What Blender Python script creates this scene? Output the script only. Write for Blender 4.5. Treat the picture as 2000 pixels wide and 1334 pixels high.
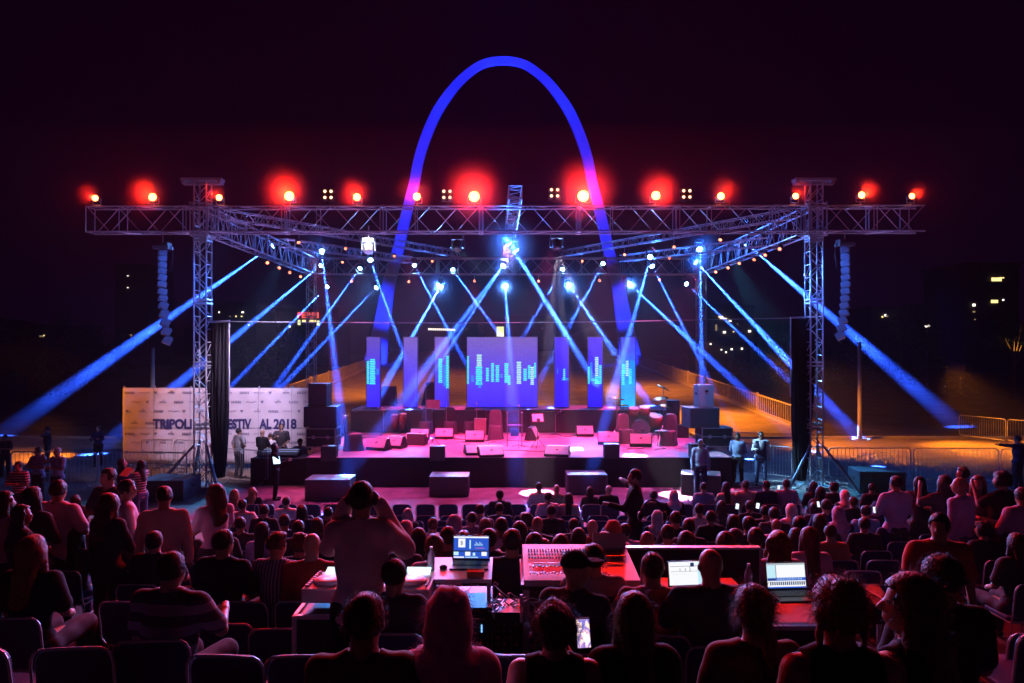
import bpy, math, random
import numpy as np
from mathutils import Vector, Matrix, Euler
random.seed(7)
R = math.radians
for o in list(bpy.data.objects): bpy.data.objects.remove(o)
S = bpy.context.scene
COL = S.collection
# ------------------------------------------------------------------ camera
F_PX, CX, HY, EYE = 1333.0, 990.0, 675.0, 4.7     # 24 mm lens, eye 4.7 m above the stage ground
cam_data = bpy.data.cameras.new('camera'); cam = bpy.data.objects.new('camera', cam_data); COL.objects.link(cam)
cam_data.sensor_width = 36.0; cam_data.lens = F_PX/2000*36.0
cam_data.shift_x = (1000-CX)/2000.0; cam_data.shift_y = (HY-667.0)/2000.0
cam_data.clip_start = 0.05; cam_data.clip_end = 2000
cam.location = (0, 0, EYE); cam.rotation_euler = (R(90), 0, 0)
S.camera = cam
# ------------------------------------------------------------------ view and sampling
S.view_settings.view_transform = 'Standard'; S.view_settings.look = 'None'
S.view_settings.exposure = 0.0; S.view_settings.gamma = 1.0
S.cycles.max_bounces = 4; S.cycles.diffuse_bounces = 1; S.cycles.glossy_bounces = 2
S.cycles.transmission_bounces = 2; S.cycles.volume_bounces = 0; S.cycles.transparent_max_bounces = 6
S.cycles.sample_clamp_indirect = 2.0; S.cycles.caustics_reflective = False; S.cycles.caustics_refractive = False
# ------------------------------------------------------------------ night sky
W = bpy.data.worlds.new('World'); S.world = W; W.use_nodes = True
nt = W.node_tree; nt.nodes.clear()
wo = nt.nodes.new('ShaderNodeOutputWorld'); bg = nt.nodes.new('ShaderNodeBackground'); ad = nt.nodes.new('ShaderNodeMixRGB')
sky = nt.nodes.new('ShaderNodeTexSky'); sky.sky_type = 'NISHITA'; sky.sun_disc = False; sky.sun_elevation = R(-6); sky.sun_rotation = R(200)
sky.sun_intensity = 0.2
ad.blend_type = 'ADD'; ad.inputs[0].default_value = 1.0
scl = nt.nodes.new('ShaderNodeMixRGB'); scl.blend_type = 'MULTIPLY'; scl.inputs[0].default_value = 1.0
scl.inputs[2].default_value = (0.02, 0.01, 0.02, 1)
nt.links.new(sky.outputs[0], scl.inputs[1]); nt.links.new(scl.outputs[0], ad.inputs[1])
ad.inputs[2].default_value = (0.021, 0.0002, 0.042, 1)      # the purple-black night glow of the town
nt.links.new(ad.outputs[0], bg.inputs[0]); bg.inputs[1].default_value = 0.1
nt.links.new(bg.outputs[0], wo.inputs[0])
HAZE = 0.0002; SMOKE = 0.0016; SMOKE_NOISE = False; BSMOKE = 0.065; PUFF = 0.35
ARCH_K, BEAM_K, BEAM_DEG, FLARE_K, FLOOD_K, WASH_K, SOD_K, SCREEN_K, TINT_K, BACK_K = 0.115, 40.0, 2.6, 1.7, 0.145, 0.54, 1.8, 1.9, 0.85, 0.85

# ------------------------------------------------------------------ helpers
def P(px, py, D):
    return Vector(((px-CX)*D/F_PX, D, EYE-(py-HY)*D/F_PX))
def G(px, py, z=0.0):
    D = (EYE-z)*F_PX/(py-HY)
    return Vector(((px-CX)*D/F_PX, D, z))

def mat(name, col, rough=0.6, metal=0.0, emit=None, es=0.0, noise=0.0, nscale=8.0, spec=0.5, bump=0.0):
    m = bpy.data.materials.new(name); m.use_nodes = True
    n = m.node_tree.nodes; l = m.node_tree.links; b = n['Principled BSDF']
    c = (col[0], col[1], col[2], 1)
    b.inputs['Base Color'].default_value = c; b.inputs['Roughness'].default_value = rough
    b.inputs['Metallic'].default_value = metal; b.inputs['Specular IOR Level'].default_value = spec
    if noise > 0 or bump > 0:
        tc = n.new('ShaderNodeTexCoord'); t = n.new('ShaderNodeTexNoise'); t.inputs['Scale'].default_value = nscale
        t.inputs['Detail'].default_value = 5; l.new(tc.outputs['Object'], t.inputs['Vector'])
        if noise > 0:
            mx = n.new('ShaderNodeMixRGB'); mx.inputs[1].default_value = tuple(x*(1-noise) for x in col)+(1,)
            mx.inputs[2].default_value = tuple(min(1, x*(1+noise)) for x in col)+(1,)
            rp = n.new('ShaderNodeValToRGB'); rp.color_ramp.elements[0].position = 0.35; rp.color_ramp.elements[1].position = 0.65
            l.new(t.outputs[0], rp.inputs[0]); l.new(rp.outputs[0], mx.inputs[0]); l.new(mx.outputs[0], b.inputs['Base Color'])
        if bump > 0:
            bp = n.new('ShaderNodeBump'); bp.inputs['Strength'].default_value = bump; bp.inputs['Distance'].default_value = 0.02
            l.new(t.outputs[0], bp.inputs['Height']); l.new(bp.outputs[0], b.inputs['Normal'])
    if emit:
        b.inputs['Emission Color'].default_value = (emit[0], emit[1], emit[2], 1); b.inputs['Emission Strength'].default_value = es
    return m

class MB:
    """collects shapes; build() links them as ONE mesh object"""
    def __init__(s): s.v = []; s.f = []; s.m = []; s.k = 0
    def add(s, vs, fs, mi=0):
        b = len(s.v); s.v += [tuple(v) for v in vs]; s.f += [tuple(b+i for i in f) for f in fs]; s.m += [mi]*len(fs); return s
    def box(s, c, d, rot=None, mi=0, taper=1.0):
        hx, hy, hz = d[0]/2, d[1]/2, d[2]/2; vs = []
        for z in (-hz, hz):
            t = taper if z > 0 else 1.0
            for x, y in ((-hx, -hy), (hx, -hy), (hx, hy), (-hx, hy)): vs.append(Vector((x*t, y*t, z)))
        if rot is not None:
            M = rot if isinstance(rot, Matrix) else Euler(rot).to_matrix(); vs = [M @ v for v in vs]
        c = Vector(c)
        return s.add([v+c for v in vs], [(3,2,1,0),(4,5,6,7),(0,1,5,4),(1,2,6,5),(2,3,7,6),(3,0,4,7)], mi)
    def tube(s, p, q, r, n=6, mi=0, r2=None, cap=True):
        p = Vector(p); q = Vector(q); d = q-p
        if d.length < 1e-6: return s
        d.normalize(); a = d.orthogonal().normalized(); b = d.cross(a); r2 = r if r2 is None else r2; vs = []
        for c, rr in ((p, r), (q, r2)):
            for i in range(n):
                t = 2*math.pi*i/n; vs.append(c+(a*math.cos(t)+b*math.sin(t))*rr)
        fs = [(i, (i+1) % n, n+(i+1) % n, n+i) for i in range(n)]
        if cap: fs += [tuple(range(n-1, -1, -1)), tuple(range(n, 2*n))]
        return s.add(vs, fs, mi)
    def path(s, pts, r, n=6, mi=0):
        for a, b in zip(pts[:-1], pts[1:]): s.tube(a, b, r, n, mi)
        return s
    def lathe(s, c, prof, n=16, axis=(0,0,1), mi=0):
        c = Vector(c); ax = Vector(axis).normalized(); a = ax.orthogonal().normalized(); b = ax.cross(a); vs = []
        for r, h in prof:
            for i in range(n):
                t = 2*math.pi*i/n; vs.append(c+ax*h+(a*math.cos(t)+b*math.sin(t))*max(r, 1e-4))
        fs = []
        for k in range(len(prof)-1):
            for i in range(n): fs.append((k*n+i, k*n+(i+1) % n, (k+1)*n+(i+1) % n, (k+1)*n+i))
        fs += [tuple(range(n-1, -1, -1)), tuple(range((len(prof)-1)*n, len(prof)*n))]
        return s.add(vs, fs, mi)
    def prism(s, poly, d, origin=(0,0,0), ex=(1,0,0), ey=(0,0,1), ez=(0,1,0), mi=0):
        o = Vector(origin); ex = Vector(ex); ey = Vector(ey); ez = Vector(ez); n = len(poly)
        vs = [o+ex*x+ey*y for x, y in poly]+[o+ex*x+ey*y+ez*d for x, y in poly]
        fs = [tuple(range(n-1, -1, -1)), tuple(range(n, 2*n))]+[(i, (i+1) % n, n+(i+1) % n, n+i) for i in range(n)]
        return s.add(vs, fs, mi)
    def build(s, name, mats, parent=None, smooth=False, bevel=0.0, loc=None, rot=None):
        me = bpy.data.meshes.new(name); me.from_pydata(s.v, [], s.f); me.update()
        for m in (mats if isinstance(mats, (list, tuple)) else [mats]): me.materials.append(m)
        me.polygons.foreach_set('material_index', s.m)
        if smooth: me.polygons.foreach_set('use_smooth', [True]*len(s.f))
        o = bpy.data.objects.new(name, me); COL.objects.link(o)
        if parent is not None: o.parent = parent
        if loc is not None: o.location = loc
        if rot is not None: o.rotation_euler = rot
        if bevel > 0:
            b = o.modifiers.new('bevel', 'BEVEL'); b.width = bevel; b.segments = 2; b.limit_method = 'ANGLE'
        return o

def tag(o, label, cat, group=None, kind=None):
    if label: o['label'] = label
    if cat: o['category'] = cat
    if group: o['group'] = group
    if kind: o['kind'] = kind
    return o
def thing(name, label, cat, loc=(0,0,0), rz=0.0, group=None):
    o = bpy.data.objects.new(name, None); COL.objects.link(o); o.location = loc; o.rotation_euler = (0, 0, rz)
    o.empty_display_size = 0.2
    return tag(o, label, cat, group)
def struct(o, kind='structure'): o['kind'] = kind; return o
def dup(root, loc, rz=None, label=None, group=None, scale=None):
    r = root.copy(); COL.objects.link(r); r.location = loc
    if rz is not None: r.rotation_euler = (0, 0, rz)
    if label: r['label'] = label
    if group: r['group'] = group
    if scale: r.scale = scale
    for ch in list(root.children):
        c = ch.copy(); COL.objects.link(c); c.parent = r
        for g in ch.children:
            d = g.copy(); COL.objects.link(d); d.parent = c
    return r
def aim(d):
    """rotation whose -Z looks along d"""
    return Vector(d).to_track_quat('-Z', 'Y').to_euler()
def spot(name, p, target, power, col, size, blend=0.3, radius=0.04, parent=None):
    l = bpy.data.lights.new(name, 'SPOT'); l.energy = power; l.color = col; l.spot_size = size; l.spot_blend = blend; l.shadow_soft_size = radius
    o = bpy.data.objects.new(name, l); COL.objects.link(o); o.location = p; o.rotation_euler = aim(Vector(target)-Vector(p))
    return o
def point(name, p, power, col, radius=0.05):
    l = bpy.data.lights.new(name, 'POINT'); l.energy = power; l.color = col; l.shadow_soft_size = radius
    o = bpy.data.objects.new(name, l); COL.objects.link(o); o.location = p
    return o

# ------------------------------------------------------------------ materials
M = {}
M['alu'] = mat('aluminium', (0.50, 0.50, 0.53), 0.38, 0.55)
M['steel'] = mat('galvanised_steel', (0.42, 0.42, 0.44), 0.45, 0.5)
M['black'] = mat('black_paint', (0.018, 0.018, 0.02), 0.45)
M['blackmetal'] = mat('black_metal', (0.03, 0.03, 0.035), 0.35, 0.5)
M['cloth'] = mat('black_cloth', (0.012, 0.012, 0.014), 0.95, spec=0.1, bump=0.4, nscale=6)
M['plastic'] = mat('black_plastic', (0.02, 0.02, 0.022), 0.4)
M['concrete'] = mat('concrete', (0.045, 0.042, 0.042), 0.85, noise=0.25, nscale=3, bump=0.2)
M['conc_pale'] = mat('pale_concrete', (0.42, 0.38, 0.36), 0.8, noise=0.08, nscale=1.5)
M['whitepaint'] = mat('white_plastic', (0.75,0.75,0.75), 0.4)
M['white'] = mat('white_paint', (0.7, 0.7, 0.7), 0.5)
M['whitecloth'] = mat('white_fabric', (0.6, 0.6, 0.6), 0.9, spec=0.1)
M['wood'] = mat('wood', (0.2, 0.1, 0.05), 0.5, noise=0.3)
# ================================================================== ground, terraces, ramp
def slab(name, x0, x1, y0, y1, z0, z1, m, kind='structure'):
    o = MB().box(((x0+x1)/2, (y0+y1)/2, (z0+z1)/2), (x1-x0, y1-y0, z1-z0)).build(name, m)
    return struct(o, kind)
M['asphalt'] = mat('asphalt_ground', (0.045, 0.04, 0.04), 0.9, noise=0.3, nscale=0.6)
M['earth'] = mat('dry_earth', (0.07, 0.05, 0.035), 0.95, noise=0.45, nscale=0.5, bump=0.5)
def paving_mat():
    m = mat('stone_paving', (0.32, 0.27, 0.22), 0.75, spec=0.25)
    n = m.node_tree.nodes; l = m.node_tree.links; b = n['Principled BSDF']
    tc = n.new('ShaderNodeTexCoord'); br = n.new('ShaderNodeTexBrick'); br.inputs['Scale'].default_value = 1.0
    br.inputs['Color1'].default_value = (0.36, 0.30, 0.24, 1); br.inputs['Color2'].default_value = (0.25, 0.21, 0.17, 1); br.inputs['Mortar'].default_value = (0.13, 0.11, 0.09, 1)
    br.inputs['Mortar Size'].default_value = 0.012; br.inputs['Brick Width'].default_value = 0.9; br.inputs['Row Height'].default_value = 0.45
    ns = n.new('ShaderNodeTexNoise'); ns.inputs['Scale'].default_value = 0.7; ns.inputs['Detail'].default_value = 6
    mx = n.new('ShaderNodeMixRGB'); mx.blend_type = 'MULTIPLY'; mx.inputs[0].default_value = 0.6
    l.new(tc.outputs['Object'], br.inputs['Vector']); l.new(tc.outputs['Object'], ns.inputs['Vector'])
    l.new(br.outputs[0], mx.inputs[1]); l.new(ns.outputs[0], mx.inputs[2]); l.new(mx.outputs[0], b.inputs['Base Color'])
    return m
M['paving'] = paving_mat()
g = MB(); g.add([(-700,-60,-0.05),(700,-60,-0.05),(700,1200,-0.05),(-700,1200,-0.05)], [(0,1,2,3)]); struct(g.build('ground', M['earth']))
slab('pavement', -34, 34, -4, 34.5, -0.3, 0.0, M['paving'])
slab('pavement_kerb', -34.3, 34.3, 34.502, 34.75, -0.3, 0.10, M['conc_pale'])
# carpet over the apron in front of the stage
M['carpet'] = mat('red_carpet', (0.30, 0.10, 0.16), 0.95, noise=0.2, nscale=2, spec=0.1)
o = slab('carpet', -8.8, 8.6, 17.6, 22.58, 0.0, 0.012, M['carpet']); 
# the seating steps, a shallow bowl climbing towards the viewer
GP = [(-6, 3.6), (0.5, 2.95), (3.05, 2.32), (6.7, 1.45), (10.2, 0.8), (12.5, 0.45), (15.8, 0.0), (60, 0.0)]
def gfun(D):
    for (a, za), (b, zb) in zip(GP[:-1], GP[1:]):
        if D <= b: return za+(zb-za)*(D-a)/(b-a)
    return 0.0
ROWS = [16.8, 15.6, 14.6, 13.6, 12.6, 11.6, 10.6, 9.6, 8.6, 7.6, 6.6, 5.4, 4.3, 3.15, 2.1, 1.0, -0.2]
ROWZ = [0.0 if D > 15.7 else max(0.0, gfun(D)) for D in ROWS]
edges = [D+0.42 for D in ROWS]
st = MB()
for i in range(2, len(ROWS)):
    y1 = edges[i]; y0 = edges[i+1] if i+1 < len(ROWS) else -3.5
    st.box((0, (y0+y1)/2, ROWZ[i]/2-0.1), (52, y1-y0-0.002, ROWZ[i]+0.2))
struct(st.build('seating_steps', M['concrete']))
def tier(D):
    for i in range(len(ROWS)):
        if i+1 == len(ROWS) or D > edges[i+1]: return ROWZ[i] if D <= edges[i] else 0.0
# ramp behind the stage
def rz_(D): return 0.02+(D-39)*0.0467
rp = MB()
rp.add([(-16.3,36,-0.1),(16.6,36,-0.1),(16.6,118,rz_(118)),(-16.3,118,rz_(118)), (-16.3,36,-2),(16.6,36,-2),(16.6,118,-2),(-16.3,118,-2)],
       [(0,1,2,3),(7,6,5,4),(0,4,5,1),(1,5,6,2),(2,6,7,3),(3,7,4,0)])
struct(rp.build('ramp', M['paving']))
rail0 = None
def railing(side):
    x = -16.1 if side < 0 else 16.4
    t = thing('railing', 'pale bar railing climbing the %s edge of the ramp towards the arch' % ('left' if side < 0 else 'right'), 'railing', (x, 39, 0.0), 0, 'railings of the ramp')
    posts = MB(); bars = MB(); top = MB(); kerb = MB()
    n = 30; L = 68.0
    top.path([(0, s, rz_(39+s)+1.22) for s in (0, L)], 0.045, 6); top.path([(0, s, rz_(39+s)+0.22) for s in (0, L)], 0.03, 6)
    top.build('handrail', M['railpaint'], t)
    for i in range(int(L/0.33)):
        s = 0.15+i*0.33; z = rz_(39+s); bars.box((0, s, z+0.72), (0.05, 0.06, 1.0))
    o = bars.build('balusters', M['railpaint'], t); o['kind'] = 'stuff'
    for i in range(13):
        s = L*i/12; z = rz_(39+s)
        MB().box((0, s, z+0.68), (0.13, 0.13, 1.36)).build('post', M['railpaint'], t)
    kerb.add([(-0.2,0,-0.05),(0.2,0,-0.05),(0.2,L,rz_(39+L)-0.02),(-0.2,L,rz_(39+L)-0.02),(-0.2,0,0.17),(0.2,0,0.17),(0.2,L,rz_(39+L)+0.17),(-0.2,L,rz_(39+L)+0.17)],
             [(3,2,1,0),(4,5,6,7),(0,1,5,4),(1,2,6,5),(2,3,7,6),(3,0,4,7)])
    kerb.build('kerb', M['conc_pale'], t)
M['railpaint'] = mat('rail_paint', (0.55, 0.48, 0.38), 0.6, noise=0.15, nscale=4)
railing(-1); railing(1)
# far land
M['hill'] = mat('far_hill', (0.02, 0.018, 0.018), 1.0, noise=0.4, nscale=0.02)
hl = MB(); N = 60; pts = []
for i in range(N+1):
    x = -420+840*i/N; h = 13+5*math.sin(i*0.37)+3*math.sin(i*1.1+1); pts.append((x, h))
vs = [(x, 330, -1) for x, h in pts]+[(x, 380, h) for x, h in pts]+[(x, 470, h*1.15) for x, h in pts]
hl.add(vs, [(k*(N+1)+i, k*(N+1)+i+1, (k+1)*(N+1)+i+1, (k+1)*(N+1)+i) for k in (0, 1) for i in range(N)])
struct(hl.build('hills', M['hill'], smooth=True))

# ================================================================== arch
M['arch'] = mat('arch_concrete', (0.55, 0.54, 0.56), 0.8, noise=0.14, nscale=0.25)
AD = 88.0; sc_ = AD/F_PX; acx = (983-CX)*sc_
prof = [(722,279,50),(690,271,45),(633,255.5,35),(590,246,30),(550,237,27),(490,219,24),(444,208,23),(402,197.5,22),(354,185,22),(306,175.5,22),(258,160,22),(210,137.5,21),(168,107,19),(138,76,17),(117,42,16),(110,0,16)]
cl = []
for y, hw, w in prof: cl.append(Vector((hw*sc_, EYE-(y-HY)*sc_, w*sc_*0.93)))
side = [(p.x, p.y, p.z) for p in cl]
full = [(-x, z, w) for x, z, w in side]+[(x, z, w) for x, z, w in reversed(side[:-1])]
# densify with Catmull-Rom
def cr(p0, p1, p2, p3, t):
    return tuple(0.5*((2*b)+(-a+c)*t+(2*a-5*b+4*c-d)*t*t+(-a+3*b-3*c+d)*t**3) for a, b, c, d in zip(p0, p1, p2, p3))
dn = []
for i in range(len(full)-1):
    p0 = full[max(0, i-1)]; p3 = full[min(len(full)-1, i+2)]
    for k in range(5): dn.append(cr(p0, full[i], full[i+1], p3, k/5))
dn.append(full[-1])
ar = MB(); vs = []
for i, (x, z, w) in enumerate(dn):
    a = dn[max(0, i-1)]; b = dn[min(len(dn)-1, i+1)]; d = Vector((b[0]-a[0], b[1]-a[1])).normalized(); nrm = Vector((d[1], -d[0]))  # inward
    def q(inn, dep): return (acx+x+nrm.x*inn*w, AD+dep*w, z+nrm.y*inn*w)
    vs += [q(0, 0.25), q(0.16, -0.45), q(1.0, -0.2), q(1.0, 0.5), q(0.1, 0.9)]
fs = []
for i in range(len(dn)-1):
    for k in range(5): fs.append((i*5+k, i*5+(k+1) % 5, (i+1)*5+(k+1) % 5, (i+1)*5+k))
fs += [(0,1,2,3,4), tuple((len(dn)-1)*5+k for k in (4,3,2,1,0))]
ar.add(vs, fs)
o = ar.build('monumental_arch', M['arch']); tag(o, 'giant slender parabolic concrete arch floodlit blue behind the stage', 'arch')
for sx in (-1, 1):
    for k, (tx, tz, pw, dd) in enumerate([(17, 3.0, 110, 79), (16.0, 10, 80, 78), (13.5, 21, 110, 76), (10, 31, 190, 72), (3, 39, 260, 70)]):
        spot('arch_uplight', (acx+sx*5.0, dd, 3.2), (acx+sx*tx, AD, tz), pw*5200*ARCH_K, (0.006, 0.02, 1.0), R(24), 0.9, 0.3)

spot('arch_front_light', (acx, 46, 6.0), (acx, AD, 26), 60000*ARCH_K, (0.05, 0.02, 1.0), R(55), 0.9, 0.3)  # added weak fill so the arch's outer facet is not black
# ================================================================== trusses
def frame_of(p, q, up=(0,0,1)):
    d = (Vector(q)-Vector(p)); L = d.length; d.normalize()
    u = Vector(up)-d*d.dot(Vector(up)); u.normalize(); s = d.cross(u)
    return d, s, u, L
def truss(name, label, cat, p, q, w, h, rc=0.026, rb=0.013, bay=0.8, up=(0,0,1), ladder=(), group=None, joint=4, plates=True):
    p = Vector(p); q = Vector(q); d, s, u, L = frame_of(p, q, up)
    t = thing(name, label, cat, p, 0, group)
    c = lambda i, a: (s*(w/2)*(1 if i in (1, 2) else -1)+u*(h/2)*(1 if i in (2, 3) else -1)+d*a)
    for i in range(4): MB().tube(c(i, 0), c(i, L), rc, 6).build('chord', M['alu'], t)
    lat = MB(); js = {}; n = max(2, round(L/bay)); b = L/n
    for f in range(4):                # faces between corner f and f+1
        i, j = f, (f+1) % 4; lad = f in ladder
        for k in range(n):
            a0, a1 = k*b, (k+1)*b
            if lad: lat.tube(c(i, a0+b/2), c(j, a0+b/2), rb, 5); continue
            if (k+f) % 2 == 0: lat.tube(c(i, a0+0.03), c(j, a1-0.03), rb, 5)
            else: lat.tube(c(j, a0+0.03), c(i, a1-0.03), rb, 5)
        for k in range(0, n+1, joint):
            for e in ((-0.05, 0.05) if 0 < k < n else (0,)):
                a = min(max(k*b+e, 0), L); js.setdefault(k, MB()).tube(c(i, a), c(j, a), rb*1.25, 5)
        if joint > 2:
            for k in range(joint//4*1, n, joint): lat.tube(c(i, (k+.35)*b), c(j, (k+.35)*b), rb, 5)
    lat.build('lattice', M['alu'], t)
    for a, jn in js.items():
        for i in range(4):
            if 0 < a < n: jn.tube(c(i, a*b-0.07), c(i, a*b+0.07), rc*1.5, 8)
        jn.build('joint_frame', M['alu'], t)
    return t
ZT, ZB = 9.23, 8.41; ZC = (ZT+ZB)/2; HB = ZT-ZB
truss('roof_truss', 'long aluminium front truss beam spanning both front towers with red floods on top', 'truss', (-13.7, 22.45, ZC), (13.6, 22.45, ZC+0.03), 0.5, HB, 0.028, 0.015, 0.80)
truss('roof_truss', 'rear aluminium truss beam between the two back towers', 'truss', (-10.0, 35.5, ZC), (10.0, 35.5, ZC), 0.5, HB, 0.03, 0.017, 0.8)
truss('roof_truss', 'left side truss beam running back from the left front tower', 'truss', (-9.95, 22.95, ZC), (-10.15, 35.3, ZC), 0.5, HB, 0.028, 0.015, 0.62)
truss('roof_truss', 'right side truss beam running back from the right front tower', 'truss', (10.0, 22.95, ZC), (10.1, 35.3, ZC), 0.5, HB, 0.028, 0.015, 0.62)
truss('roof_truss', 'middle truss beam running front to back over the stage centre', 'truss', (0.28, 21.9, 9.62), (0.05, 35.3, 9.5), 0.42, 0.42, 0.024, 0.013, 0.42)
truss('diagonal_truss', 'thin diagonal roof truss from the left front corner to the rear beam', 'truss', (-9.4, 22.9, 9.1), (-2.5, 35.2, 9.42), 0.3, 0.3, 0.02, 0.011, 0.34)
truss('diagonal_truss', 'thin diagonal roof truss from the right front corner to the rear beam', 'truss', (9.4, 22.9, 9.1), (2.8, 35.2, 9.42), 0.3, 0.3, 0.02, 0.011, 0.34)
truss('inner_truss', 'thin lower truss carrying small lamps left of the stage centre', 'truss', P(552, 474, 25.2), P(800, 508, 33), 0.3, 0.3, 0.02, 0.011, 0.34)
truss('inner_truss', 'thin lower truss carrying small lamps right of the stage centre', 'truss', P(1495, 472, 25.2), P(1215, 505, 33), 0.3, 0.3, 0.02, 0.011, 0.34)
def tower(x, D, top, label, base=True):
    t = thing('truss_tower', label, 'tower', (x, D, 0), 0, 'truss towers carrying the stage roof')
    w = 0.4; L = top; cc = [(-w/2, -w/2), (w/2, -w/2), (w/2, w/2), (-w/2, w/2)]
    for cx, cy in cc: MB().tube((cx, cy, 0.12), (cx, cy, L), 0.027, 7).build('chord', M['alu'], t)
    lat = MB(); n = int((L-0.3)/0.42); b = (L-0.3)/n
    for f in range(4):
        (ax, ay), (bx, by) = cc[f], cc[(f+1) % 4]
        for k in range(n):
            z0 = 0.15+k*b; z1 = z0+b
            if f in (1, 3): lat.tube((ax, ay, z0), (bx, by, z0), 0.016, 5)
            if f in (0, 2):
                if (k+f//2) % 2 == 0: lat.tube((ax, ay, z0), (bx, by, z1), 0.014, 5)
                else: lat.tube((bx, by, z0), (ax, ay, z1), 0.014, 5)
            elif k % 2 == 0: lat.tube((ax, ay, z0), (bx, by, z1), 0.012, 5)
    lat.build('lattice', M['alu'], t)
    for z in np.arange(2.05, L-0.5, 2.05):
        pl = MB()
        for e in (-0.06, 0.06):
            for f in range(4):
                (ax, ay), (bx, by) = cc[f], cc[(f+1) % 4]; pl.box(((ax+bx)/2, (ay+by)/2, z+e), (abs(bx-ax)+0.06 if bx != ax else 0.045, abs(by-ay)+0.06 if by != ay else 0.045, 0.05))
        pl.build('joint_frame', M['steel'], t)
    sl = MB()      # sleeve block where the beams meet the tower
    for z in (ZB-0.12, ZB+0.02, ZT-0.02, ZT+0.1):
        for f in range(4):
            (ax, ay), (bx, by) = cc[f], cc[(f+1) % 4]; k = 1.45
            sl.tube((ax*k, ay*k, z), (bx*k, by*k, z), 0.022, 6)
    for cx, cy in cc: sl.tube((cx*1.45, cy*1.45, ZB-0.15), (cx*1.45, cy*1.45, ZT+0.15), 0.024, 6)
    sl.build('sleeve_block', M['steel'], t)
    if base:
        bp = MB(); bp.box((0, 0, 0.06), (0.9, 0.9, 0.12))
        bp.build('base_plate', M['steel'], t)
    return t, cc
def strut(t, a, b):
    m = MB(); m.tube(a, b, 0.04, 8); a = Vector(a); b = Vector(b); c = a.lerp(b, 0.32); m.tube(c, a.lerp(b, 0.78), 0.055, 8)
    m.lathe((b.x, b.y, 0.0), [(0.1, 0), (0.1, 0.03), (0.03, 0.06)], 10); m.build('outrigger', M['steel'], t)
for (x, nm, sx) in ((-10.0, 'left front truss tower beside the white festival banner', -1), (10.1, 'right front truss tower beside the hanging black cloth', 1)):
    t, cc = tower(x, 22.45, 10.05, nm)
    hd = MB()
    hd.box((0.0, 0, 10.14), (1.32, 0.34, 0.09)); hd.box((0, 0, 10.02), (1.25, 0.12, 0.07)); hd.box((-0.58, 0, 10.08), (0.1, 0.3, 0.14)); hd.box((0.58, 0, 10.08), (0.1, 0.3, 0.14))
    hd.build('pulley_head', M['steel'], t)
    strut(t, (-0.2, -0.2, 1.45), (-1.25, -0.9, 0.03)); strut(t, (0.2, -0.2, 1.45), (1.0, -1.1, 0.03)); strut(t, (0.2*sx, 0.2, 1.5), (0.9*sx, 1.3, 0.03))
    lw = MB(); lw.tube((-0.2, -0.2, 0.3), (-1.2, -0.9, 0.06), 0.025, 6); lw.tube((0.2, -0.2, 0.3), (1.0, -1.05, 0.06), 0.025, 6); lw.build('base_strut', M['steel'], t)
tower(-10.17, 35.5, 9.6, 'left rear truss tower behind the banner'); tower(10.1, 35.5, 9.6, 'right rear truss tower behind the blue-lit speaker stack')
# hanging black cloth beside the towers
def drape(px0, px1, D, ztop, zbot, label, tied=True, flip=1):
    x0 = (px0-CX)*D/F_PX; x1 = (px1-CX)*D/F_PX; nx, nz = 40, 60; xm = (x0+x1)/2; w = (x1-x0)
    t = thing('hanging_drape', label, 'drape', (xm, D, 0), 0, 'black drapes beside the front towers')
    v = []; f = []
    for j in range(nz+1):
        s = j/nz; z = ztop+(zbot-ztop)*s
        nar = 1.0 if s < 0.45 else 1.0-0.62*((s-0.45)/0.55)**1.6
        sh = 0.12*w*flip*((s-0.45)/0.55)**1.5 if s > 0.45 else 0
        for i in range(nx+1):
            u = i/nx-0.5; x = u*w*nar+sh
            y = 0.05*math.sin(u*38+s*2)*(0.4+s)+0.03*math.sin(u*13-s*7)
            v.append((x, y-0.25*math.cos(u*math.pi)*(0.3+0.7*s)*0.5, z))
    for j in range(nz):
        for i in range(nx): a = j*(nx+1)+i; f.append((a, a+1, a+nx+2, a+nx+1))
    b = MB(); b.add(v, f); o = b.build('cloth', M['drape'], t, smooth=True); md = o.modifiers.new('thick', 'SOLIDIFY'); md.thickness = 0.02
    fr = MB(); fr.tube((-w/2-0.05, 0, ztop+0.02), (w/2+0.05, 0, ztop+0.06), 0.03, 6); e = -w/2-0.03 if flip < 0 else w/2+0.03
    fr.tube((e, 0, ztop), (e, 0, ztop-2.6), 0.02, 6)
    fr.build('pipe_frame', M['alu'], t)
M['drape'] = mat('black_drape', (0.005, 0.005, 0.007), 0.7, spec=0.15, bump=0.3, nscale=5)
drape(405, 446, 22.6, 5.46, 0.35, 'black cloth hung from a pipe beside the left front tower', flip=1)
drape(1546, 1590, 22.6, 5.6, 0.25, 'black cloth hung from a pipe beside the right front tower', flip=-1)
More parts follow.
